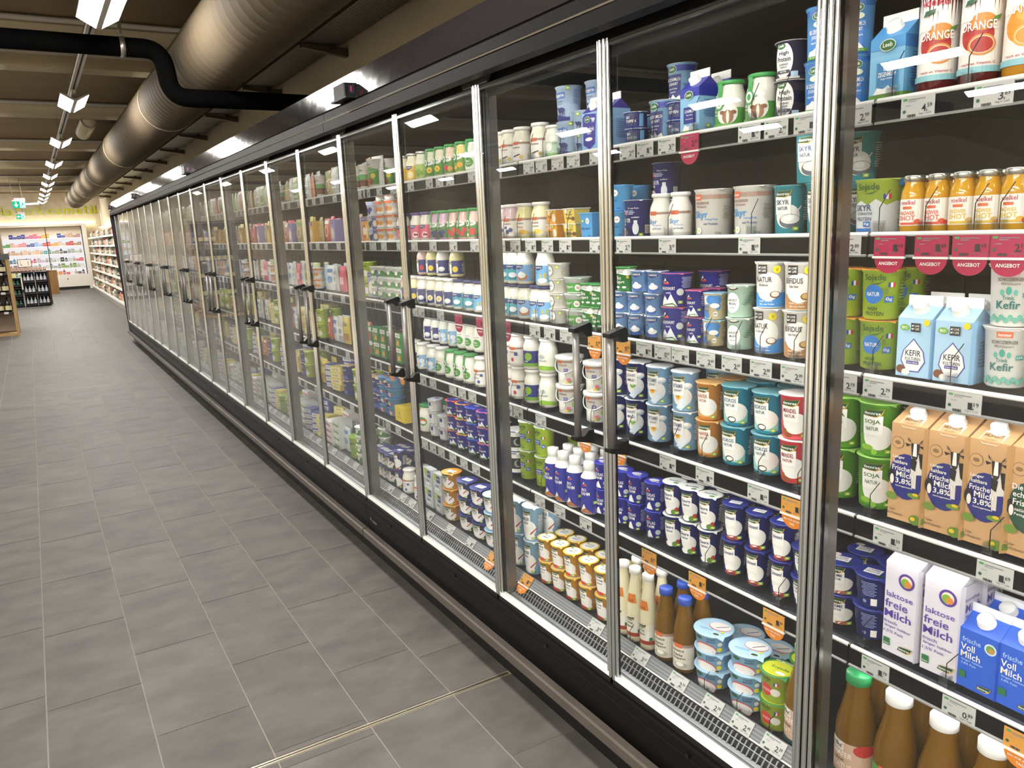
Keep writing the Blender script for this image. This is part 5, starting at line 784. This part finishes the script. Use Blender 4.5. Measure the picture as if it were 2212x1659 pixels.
# --- the doors further off: rows of goods of the sort the photograph shows there
FARP = [['pclear', 'porange', 'pbeige', 'pclear', 'kartb', 'pgreen', 'pclear'], ['pbeige', 'cardv', 'cardy', 'ppink', 'pyellow', 'pred', 'pbeige'], ['pwhite', 'pblue', 'ppink', 'fruit', 'pclear', 'pgreen', 'pwhite'],
        ['pwhite', 'pblue', 'pred', 'pyellow', 'limew', 'pclear', 'butter'], ['pyellow', 'butter', 'limew', 'butterb', 'muesli', 'pbeige', 'pred'], ['egg', 'butterb', 'camemb', 'egg', 'limebig', 'pwhite', 'butter']]
SIX = [['pclear', 'pclear', 'kartb', 'porange', 'pclear'], ['pbeige', 'pegg', 'cardv', 'cardy', 'cardb'], ['pblue', 'ppink', 'fruitb', 'cardv', 'cardb'], ['pred', 'pyellow', 'fruit', 'fruit', 'fruitb'], ['limew', 'limew', 'muesli', 'muesli', 'muesli'], ['limebig', 'white4', 'white4', 'quarkn', 'quarkn']]
for d in range(6, 22):
    y1 = JX+.625*(d-1)+.02; y0 = y1-.625+.0
    n = 6 if d < 12 else 4; n = 5 if d == 6 else n
    for s in range(6):
        pal = SIX[s] if d == 6 else FARP[s]
        for i in range(n):
            key = pal[(n-1-i)] if d == 6 else pal[(i*2+d*3+s) % 7]
            r, h = K[key][4], K[key][5]; y = y0+.03+.56*(i+.5)/n
            lay = 1 if h > .09 else 2 if h > .055 else 4
            if K[key][1] == 'pouch' and d < 12: lay = 1
            if K[key][1] == 'pouch': y += random.uniform(-.01, .01)
            for l in range(lay): put(key, s, (1.396 if s < 5 else 1.345)+max(r, .03), y, l, 0, random.uniform(-.2, .2), lay, SZ[s]+l*h)
            if d < 11 and (i+s) % 2: 
                for l in range(lay+(1 if h < .06 else 0)): put(key, s, (1.396 if s < 5 else 1.345)+max(r, .03)*(3 if K[key][1] != 'pouch' else 2)+.012, y, l, 1, random.uniform(-.2, .2), lay+(1 if h < .06 else 0), SZ[s]+l*h+.0)
# --- labels and objects
def doorno(y): return int((JX-y)//-.625)+1 if y < JX else int((y-JX)//.625)+2
ROWN = ['', 'second row back', 'third row back']
groups = {}
for p in PEND:
    p['d'] = max(1, doorno(p['y'])); groups.setdefault((p['k'], p['d'], p['s'], p['l'] if p['n'] > 1 else 0, p['row']), []).append(p)
names = {}
for key, lst in groups.items():
    k, d, s, l, row = key; lst.sort(key=lambda p: -p['y'])
    for i, p in enumerate(lst):
        nm, cat, desc, parts, r, h = K[k]
        bits = [desc]
        if len(lst) == 2: bits.append(('left', 'right')[i])
        elif len(lst) > 2: bits.append('%s from left' % nth(i+1))
        if p['n'] == 2: bits.append(('lower', 'upper')[min(l, 1)])
        elif p['n'] > 2: bits.append('topmost' if l == p['n']-1 else ('bottom', 'second up', 'third up', 'fourth up', 'fifth up')[l])
        if row: bits.append(('', 'back row', 'third row')[row])
        bits += [SHN[s], '%s door from right' % nth(d)]
        lab = ', '.join(bits)
        if len(lab.split()) > 16: lab = lab.replace(' from right', '')
        if len(lab.split()) > 16: lab = lab.replace(' row, ', ' row, ').replace('bottom deck', 'deck'); print('LONG', len(lab.split()), lab)
        c = names.get(lab, 0); names[lab] = c+1
        if c: print('DUP', lab)
        grp = '%ss on the %s behind the %s door' % (desc, SHN[s], nth(d)) if len(lst) > 1 or p['n'] > 1 else None
        t = thing(nm, lab, cat, (p['x'], p['y'], p['z']), -math.pi/2+p['rz']*(.4 if cat in ('carton', 'box', 'tray', 'tub') and nm != 'skyr_tub' else 1)+(0 if cat in ('carton', 'box', 'tray', 'pouch') or nm == 'skyr_tub' and cat == 'tub' and k[:2] == 'sq' else .3), grp)
        if p.get('lie'): t.rotation_euler = (math.pi/2, 0, -math.pi/2-.3)
        for pn, me in parts: part(pn, me, t)
# ---------------------------------------------------------------- price tickets on the rails
TM = {}
def ticket_mesh(price, kind):
    if (price, kind) in TM: return TM[(price, kind)]
    a, c = price.split(','); b = MB(); w, h = .031, .019
    bg = {'w': 'c0c0bd', 'm': 'a81f4c', 'o': 'd6963f'}[kind]; ink = '26282e'
    b.box(-w, 0, -h, w, .0012, h, bg)
    pr = [('r', -.027, .012, -.019, .016, '4f9a5a'), ('r', -.017, .0125, .014, .0142, '77797c'), ('r', -.017, .0095, -.002, .0108, '8a8c90'), ('r', -.022, .003, -.012, .0042, '8a8c90'), ('e', -.024, -.006, .003, .003, '2f5a44'),
          ('t', a, .012, -.003, .008, .0125, ink), ('t', ',', .0175, -.008, .0022, .004, ink), ('t', c, .0225, .0005, .0085, .007, ink), ('t', '1kg = %s,%s' % (a, c), .015, -.0125, .022, .0038, '6a6c72')]
    pr += [('r', -.018+.002*i, -.016, -.0168+.002*i+.0004*(i % 3), -.0115, '3a3c40') for i in range(8)]
    sf = lambda u, v, e: (u, -e, v)
    if kind != 'w':
        n = 18; pts = [(.029*math.cos(math.pi+math.pi*i/n), -.023+.027*math.sin(math.pi+math.pi*i/n)) for i in range(n+1)]
        tc = 'ab1a48' if kind == 'm' else 'dd8220'
        b.add([(x, .0003, z) for x, z in pts]+[(x, .0015, z) for x, z in pts], [tuple(range(n+1)), tuple(range(2*n+1, n, -1))]+[(i, n+1+i, n+2+i, i+1) for i in range(n)], tc)
        b.box(-w-.001, -.003, -.0225, w+.001, .002, -.0185, 'ecebe8|.25'); b.box(w, -.002, -h, w+.002, .002, h, 'clear')
        pr += [('t', 'ANGEBOT', 0, -.0315, .038, .0062, WH)] if kind == 'm' else [('t', 'BIO FÜR JEDEN', 0, -.030, .042, .0055, WH), ('t', 'TAG', 0, -.039, .013, .0055, WH)]
    b.prints(pr, sf, .0004, .00008, 1); TM[(price, kind)] = b.mesh('price_ticket'); return TM[(price, kind)]
TK = []
def tick(s, lst):
    for it in lst:
        px, price, kind = (it+('w',))[:3] if isinstance(it, tuple) else (it, random.choice(('0,89', '1,19', '1,29', '1,49', '1,59', '1,69', '1,79', '1,99', '2,19', '2,29', '2,49', '2,69', '2,79', '2,99', '3,49', '3,79')), 'w')
        x, z = (1.3595 if kind != 'w' else 1.3640, SH[s]-.0195) if s < 5 else (1.310, .362)
        TK.append((s, x, y_at(px, x, z), z, price, kind))
tick(0, [(1850, '2,99'), (1982, '4,59'), (2146, '3,69'), (1355, '2,69'), (1393, '1,79'), (1440, '3,79'), (1489, '2,29', 'm'), (1618, '1,99'), (1676, '2,49'), (1742, '1,69'), (1073, '2,79'), (1142, '2,69'), (1169, '3,49'), (1204, '2,79'), (1238, '2,69'), 1288, 887, 927, 949, 972, 1020, 779, 794, 819, 849])
tick(1, [(1829, '2,89'), (1921, '1,19', 'm'), (2012, '1,69', 'm'), (2096, '1,69', 'm'), (2181, '2,19', 'm'), (1347, '2,79'), (1441, '3,79'), (1618, '1,69'), 1081, 1113, 1146, 1182, 1221, 1288, 895, 935, 979, 1025, 793, 807, 829, 863])
tick(2, [(1821, '2,19'), (1895, '2,79'), (2081, '1,19'), (1346, '0,69', 'o'), (1391, '1,99'), (1431, '0,69'), (1469, '1,19'), (1524, '2,69'), (1580, '2,69'), (1643, '2,09'), (1711, '2,09'), (1093, '1,69', 'm'), 1155, 1187, (1222, '0,99'), (1284, '0,99', 'o'), 895, 910, 951, (990, '1,99', 'm'), (1037, '1,99', 'm'), 805, 837])
tick(3, [(1917, '1,59'), (2148, '1,69'), (1337, '1,99', 'o'), (1442, '1,89'), (1522, '1,79'), (1637, '1,69'), (1712, '1,29', 'o'), 1097, 1119, (1168, '3,69'), (1263, '1,99', 'o'), 978, 998, 1020, 935, 914, (868, '2,49', 'o'), (845, '1,99', 'o'), 819])
tick(4, [(1890, '1,79'), (2070, '0,89'), (2208, '1,19', 'o'), (1402, '0,99', 'o'), (1506, '1,19', 'o'), (1671, '1,39', 'o'), 1166, 1209, 1265, 918, 935, 953, 978, 1002, 1028, 822, 838, 860])
tick(5, [(1384, '3,69'), (1465, '2,79'), (1540, '2,79'), (1603, '2,49'), (1671, '2,39'), (1138, '1,29', 'o'), (1288, '3,19'), 929, 973, 1017, (1065, '1,29', 'o'), 844, 871, 890])
for d in range(6, 15):
    for s in range(6):
        for i in range(4 if d < 10 else 3):
            y = JX+.625*(d-2)+.1+.14*i; x, z = (1.3640, SH[s]-.0195) if s < 5 else (1.310, .362)
            TK.append((s, x, y, z, random.choice(('1,49', '1,99', '2,49', '2,99', '3,49', '3,99')), 'w'))
tg = {}
for q in TK: tg.setdefault((doorno(q[2]), q[0], q[5]), []).append(q)
for (d, s, kind), lst in tg.items():
    lst.sort(key=lambda q: -q[2]); wd = {'w': 'white price ticket', 'm': 'magenta offer ticket', 'o': 'orange hanging offer ticket'}[kind]
    for i, (_, x, y, z, price, _) in enumerate(lst):
        dd = (wd.replace(' hanging', '')+' reading %s' % price) if d < 4 else wd
        pos = ', %s from left' % nth(i+1) if len(lst) > 1 else ''
        t = thing('price_ticket', '%s%s, %s rail, %s door from right' % (dd, pos, SHN[s], nth(max(d, 1))), 'price tag', (x, y, z), -math.pi/2, 'price tickets on the %s rail' % SHN[s], ticket_mesh(price, kind))
        if s == 5: t.rotation_euler = (-math.radians(41), 0, -math.pi/2); t.location = (1.3085, y, .3625)
# ---------------------------------------------------------------- clear clips with a wire prong at the shelf fronts
b = MB(); b.box(-.016, -.006, 0, .016, .012, .003, 'clear'); b.box(-.007, -.004, .003, .007, .008, .022, 'clear'); b.box(-.009, -.0055, .003, -.0065, .0095, .026, 'clear'); b.box(.0065, -.0055, .003, .009, .0095, .026, 'clear'); CB = b.mesh('clip_body')
b = MB(); b.tube([(0, .002, .006), (0, .002, .05), (.022, -.002, .082)], .0009, '23242c|.3|.6', 6); CW = b.mesh('wire_prong')
CL = {}
for s, pxs in ((0, [1925, 2088, 1366, 1411, 1448, 1497, 1622, 1685, 1085, 1146, 1172, 1210, 1247]), (1, [1896, 1995, 2101, 2156, 1352, 1442, 1621, 1088, 1117, 1149, 1186, 1225, 944, 984, 1031]),
               (2, [1882, 2050, 1355, 1390, 1428, 1477, 1524, 1588, 1640, 1713, 1100, 1157, 1192, 1228, 1288, 900, 918, 957, 1000]), (3, [1876, 2134, 1358, 1454, 1515, 1636, 1721, 1104, 1131, 1169, 1276, 924, 943, 983, 1005, 1026]),
               (4, [1862, 2040, 1398, 1522, 1680, 1169, 1212, 1262, 928, 949, 966, 990, 1015, 1038]), (5, [1520, 1590, 1660, 1360])):
    for px in pxs:
        x, z = (1.383, SH[s]+.001) if s < 5 else (1.336, .345); y = y_at(px, x, z); CL.setdefault((s, doorno(y)), []).append((x, y, z))
for (s, d), lst in CL.items():
    lst.sort(key=lambda q: -q[1])
    for i, q in enumerate(lst):
        t = thing('shelf_clip', 'clear clip with wire prong%s, %s edge, %s door from right' % (', %s from left' % nth(i+1) if len(lst) > 1 else '', SHN[s], nth(max(d, 1))), 'clip', q, -math.pi/2, 'clear clips on the %s' % SHN[s])
        part('clip_body', CB, t); part('wire_prong', CW, t)
# ---------------------------------------------------------------- the lit cosmetics wall at the far end
t = thing('cosmetics_shelving', 'white backlit cosmetics shelf wall under the lettering', 'shelf', (0, 32.55, 0))
X0, X1 = -.86, 1.72
b = MB(); b.box(X0, -.02, .1, X1, .4, .52, 'ece6da'); b.lathe([(.0, -.03), (.02, -.03), (.02, -.02)], '2a2622', 12, (1.05, 0, .38), 'y'); part('base_drawer', b, t)
b = MB(); b.box(X0, .0, 0, X1, .4, .1, '14110f'); part('plinth', b, t)
b = MB(); b.box(X0+.05, .36, .5, X1, .38, 2.0, 'show'); part('light_panel', b, t, 'glowing white back panel')
b = MB(); b.box(X0+.05, .35, 1.95, X1, .4, 2.24, 'e6d9c0'); b.box(X0, .0, 2.24, X1+.05, .42, 2.32, 'ded5c4'); part('header', b, t)
b = MB(); b.box(X1, -.02, 0, X1+.14, .42, 2.32, 'e9e4da'); b.box(X0-.1, -.02, 0, X0, .42, 2.3, 'e9e4da'); part('side_panel', b, t)
for x in (X0+.02, .58, X1-.02): b = MB(); b.box(x-.012, .02, .52, x+.012, .05, 2.24, '1d1a18'); part('upright', b, t)
CZ = [1.84, 1.56, 1.29, 1.0, .78, .54]
for z in CZ[:5]: b = MB(); b.box(X0+.05, .04, z-.03, X1, .34, z, 'efebee'); part('shelf_board', b, t)
pal = [['f0ece6', '2f3a8c', '2f3a8c', 'b95a8c', 'd9607a', 'e8a83a', 'e9e2da', '3a4a9c', 'c9a890', 'b98a80'], ['4f9a3c', 'd9b0a0', 'd98a90', '3f4a8c', '8fb0d8', 'd94a3c', 'e8923a', 'c9b8a8', 'c04a4a', 'a98a60'], ['d9b894', 'caa27c', 'd8b48c', 'd9b894', 'cfae8a', '3f9a9c', '8a9a84', '3a3a3e', '9ab0a4', 'b9c0b0'],
       ['2f7a9c', '2f8aa4', 'd9303c', 'd04048', 'b9a8b8', 'a9b4b4', 'c4c8c8', '3a3d44', 'bcc2c6', 'd0606c'], ['b9a080', 'a08c80', '8f9a8a', 'a9b4a4', 'bcc4b4', 'c4ccc0', '9a9a94', '86a85a', '86a85a', 'dfe3da'], ['d9c84a', '5aa04a', '3f9a4a', '3f6ac0', '4a7ac8', '3f9aa8', 'd98a3c', 'd9484a', 'e9e6e0', '6a4a3a']]
def sbox(w, d, h, c): b = MB(); b.box(-w/2, -d/2, 0, w/2, d/2, h, c); b.box(-w*.3, -d/2-.002, h*.45, w*.25, -d/2, h*.58, 'd9d2c8'); return b.mesh('packet')
def sbot(r, h, c): b = MB(); b.lathe([(0, 0), (r, .001), (r, h*.7), (r*.4, h*.8), (r*.4, h), (0, h)], c, 12); b.lathe([(r+.001, h*.2), (r+.001, h*.5)], 'bcb3a6', 12); return b.mesh('flask')
cm = {}; ORD = lambda i: nth(i+1)
for si, z in enumerate(CZ):
    for i in range(20):
        c = pal[si][min(9, i*10//20)]; x = X0+.13+i*.122; bt = (i*7+si*3) % 5 > 2 and si > 1
        m = cm.setdefault((c, bt, i % 3), (sbot(.042, .14+.015*(i % 3), c) if bt else sbox(.116, .09, .08+.035*(i % 3), c)))
        thing('cosmetic_bottle' if bt else 'cosmetic_box', '%s on the %s board of the lit cosmetics wall, %s from left' % ('small bottle' if bt else 'small box', ORD(si), ORD(i)), 'cosmetics', (x, 32.55+.15, z+.001), 0, 'cosmetics on the %s board' % ORD(si), m)
b = MB(); b.box(X0, 32.9, 2.33, 2.2, 32.96, 2.36, 'cove'); thing('cove_light', 'warm glowing light strip on top of the cosmetics wall', 'light strip', mb=b)
# ---------------------------------------------------------------- long side shelving beyond the fridges
t = thing('side_shelving', 'long white shelving full of packets beyond the fridges, along the right wall', 'shelf')
YA, YB = 19.6, 31.4; BZ = [.17, .44, .72, 1.0, 1.28, 1.52, 1.78]
b = MB(); b.box(1.76, YA, 0, 2.3, YB, .14, 'cfc8bd'); part('base', b, t)
b = MB(); b.box(2.26, YA, .1, 2.3, YB, 2.1, 'cfc6b4'); part('back_panel', b, t)
for i, z in enumerate(BZ):
    b = MB(); xf = 1.72 if i == 0 else 1.82; b.box(xf, YA, z-.025, 2.26, YB, z, 'e2ded6'); b.box(xf-.01, YA, z-.035, xf, YB, z+.012, 'f1efe9'); part('shelf_board', b, t)
pc = ['3a332e', 'b9a184', '8a7a6a', 'd9cfc0', '6f7f5a', 'b0503c', 'c9b48c', '4a4f52', 'a98a5a', 'dcd6ca', '7a4a3a', '93a07a', '2f3a48', 'd08a5a', 'e3ded2']
for i, z in enumerate(BZ):
    for k in range(28):
        y = YA+.2+k*.41+.03*((k*5+i*3) % 3); c = pc[(k*7+i*4) % 15]; v = (k*3+i) % 4
        m = cm.setdefault(('p', c, v), sbox(.30+.06*(v % 2), .1, .15+.025*v, c) if v < 3 else sbot(.07, .19, c))
        thing('dry_goods_jar' if v == 3 else 'dry_goods_packet', '%s on the %s board of the right wall shelving, %s from near end' % ('jar' if v == 3 else 'packet', ['lowest', 'second', 'third', 'fourth', 'fifth', 'sixth', 'top'][i], ORD(k)), 'groceries', ((1.82 if i == 0 else 1.93), y, z+.001), -math.pi/2, 'groceries on the right wall shelving', m)
b = MB(); b.box(2.2, YA, 2.12, 2.26, YB, 2.15, 'cove'); thing('cove_light', 'warm glowing light strip along the top of the right wall shelving', 'light strip', mb=b)
b = MB(); b.lathe([(.014, 0), (.014, 1.5)], 'e2ddd2', 8, (1.95, 26.5, 2.0)); thing('ceiling_post', 'thin white post rising from the right wall shelving', 'post', mb=b)
# ---------------------------------------------------------------- black display crates, poster and oak counter
def wbot(r, h, glass, lab, n): b = MB(); b.lathe([(0, 0), (r, .001), (r, h*.6), (r*.36, h*.76), (r*.34, h), (0, h)], glass, 12); l = MB(); l.lathe([(r+.001, h*.12), (r+.001, h*.42)], lab, 12); return [('bottle_body', b.mesh('bottle_body')), ('paper_label', l.mesh('paper_label'))]
WB = wbot(.036, .23, 'b9c0c6|.2', 'e3e3e6', 0); GB = wbot(.036, .23, '1f3a2c|.2', '4f8a6a', 0); BB = wbot(.05, .26, '120d0a|.15', 'e2d8ac', 0)
def crate(x, y, z, lab, bots, w=.285, h=.305):
    t = thing('display_crate', lab, 'crate', (x, y, z), 0, 'black display crates'); b = MB(); d = .36
    b.box(0, 0, 0, w, d, .02, '0e0e10'); b.box(0, d-.01, 0, w, d, h, '0e0e10'); b.box(0, 0, 0, .01, d, h, '0e0e10'); b.box(w-.01, 0, 0, w, d, h, '0e0e10'); b.box(0, 0, 0, w, .012, .09, '121215'); b.box(0, .02, h-.03, w, d, h-.001, '0e0e10')
    part('crate_body', b, t)
    for i in range(3):
        o = thing('display_bottle', '%s bottle in the %s, %s from left' % ('pale' if bots is WB else 'green', lab.split(' of ')[0].replace('black ', ''), ORD(i)), 'bottle', (x+.055+i*.088, y+.07, z+.021), 0, 'bottles in the display crates')
        for n, m in bots: part(n, m, o)
for r, rw in enumerate(('bottom', 'middle', 'top')):
    crate(-.265, 24.4, .305*r, 'black %s left crate of pale bottles, oak counter side' % rw, WB); crate(.03, 24.4, .305*r, 'black %s right crate of pale bottles, oak counter side' % rw, WB)
    crate(-.60, 24.45, .26*r, 'black %s dim crate of green bottles beside the wine rack' % rw, GB, .3, .25)
t = thing('jar_table', 'brown table behind the black crates carrying small jars', 'table', (-.75, 25.0, 0))
b = MB(); b.box(0, 0, .88, 1.15, .7, .92, '5a3a1e'); part('table_top', b, t)
for x in (.03, 1.06):
    for y in (.03, .6): b = MB(); b.box(x, y, 0, x+.06, y+.06, .88, '4a3018'); part('leg', b, t)
for i in range(12):
    m = cm.setdefault('sj', sbot(.036, .1, 'a8705c')); thing('small_jar', 'small reddish jar behind the black crates, %s from left' % ORD(i), 'jar', (-.68+i*.088, 25.1, .921), 0, 'small jars behind the crates', m)
t = thing('poster_stand', 'white poster in a dark frame standing above the black crates', 'poster', (-.32, 25.3, .921)); b = MB(); b.box(0, 0, .10, .33, .02, .32, '3a3430'); b.box(.14, 0, 0, .19, .02, .1, '3a3430'); part('frame', b, t)
b = MB(); b.box(.015, -.004, .115, .315, 0, .305, 'e9e2d8'); b.box(.06, -.005, .15, .08, -.004, .27, 'b9a8a0'); b.box(.24, -.005, .15, .26, -.004, .27, 'a88a84'); b.box(.08, -.005, .15, .1, -.004, .18, 'b9484a'); part('poster_sheet', b, t)
t = thing('oak_counter', 'oak panelled counter end right of the black crates', 'counter', (.42, 30.3, 0)); b = MB(); b.box(0, 0, 0, .27, .5, .74, 'oak_dark'); part('side_panel', b, t); b = MB(); b.box(-.3, -.01, .74, .275, .52, .77, 'oak_dark'); part('worktop', b, t)
# ---------------------------------------------------------------- wine rack at the left edge
t = thing('wine_rack', 'oak framed wine rack at the left picture edge', 'shelf', (-1.6, 16.7, 0))
for dx, dy in ((1.21, 0), (1.21, .55), (0, 0), (0, .55)): b = MB(); b.box(dx, dy, 0, dx+.05, dy+.05, 1.45, 'oak'); part('post', b, t)
b = MB(); b.box(0, .002, .0, 1.25, .6, .045, 'oak'); part('base_board', b, t); b = MB(); b.box(.02, .59, .05, 1.24, .6, 1.45, '5d4f42'); part('back_panel', b, t)
b = MB(); b.box(.05, .3, .06, 1.21, .56, .40, '8a7a6a'); part('bottom_drawer', b, t)
for z in (.43, .78, 1.12): b = MB(); b.box(.05, .02, z-.03, 1.21, .58, z, '3d332b'); part('shelf_board', b, t)
b = MB(); b.box(1.14, -.01, 1.36, 1.28, .06, 1.46, '5a5a58'); part('sign_holder', b, t)
for r, z in enumerate((.43, .78, 1.12)):
    for i in range(6):
        o = thing('wine_bottle', 'dark wine bottle with cream label, %s board of the wine rack, %s from right' % (['bottom', 'middle', 'top'][r], ORD(i)), 'bottle', (-.46-i*.115, 16.79, z+.001), 0, 'wine bottles in the left rack')
        for n, m in BB: part(n, m, o)
        if i < 4:
            b = cm.get('wt')
            if not b: q = MB(); q.box(-.035, 0, -.02, .035, .002, .02, 'dcd8d8'); b = cm['wt'] = q.mesh('wine_ticket')
            if i == 0: thing('price_ticket', 'pale ticket below the %s row of wine bottles' % ['bottom', 'middle', 'top'][r], 'price tag', (-.5, 16.70, z-.015), 0, None, b)
t = thing('wine_shelf', 'tall dark wall shelf behind the wine rack', 'shelf', (-1.7, 17.6, 0))
b = MB(); b.box(0, 0, 0, 1.28, .4, .1, '3a2f26'); b.box(0, .38, .1, 1.28, .4, 1.95, '2a211b'); b.box(1.24, 0, 0, 1.28, .4, 1.95, '8a7a62'); part('carcass', b, t)
for z in (1.5, 1.92): b = MB(); b.box(0, 0, z-.03, 1.24, .38, z, '6a5a48'); part('shelf_board', b, t)
for i in range(4):
    o = thing('wine_bottle', 'dark bottle on the tall shelf above the wine rack, %s from right' % ORD(i), 'bottle', (-.54-i*.12, 17.72, 1.501), 0, 'bottles on the tall shelf')
    for n, m in BB: part(n, m, o)
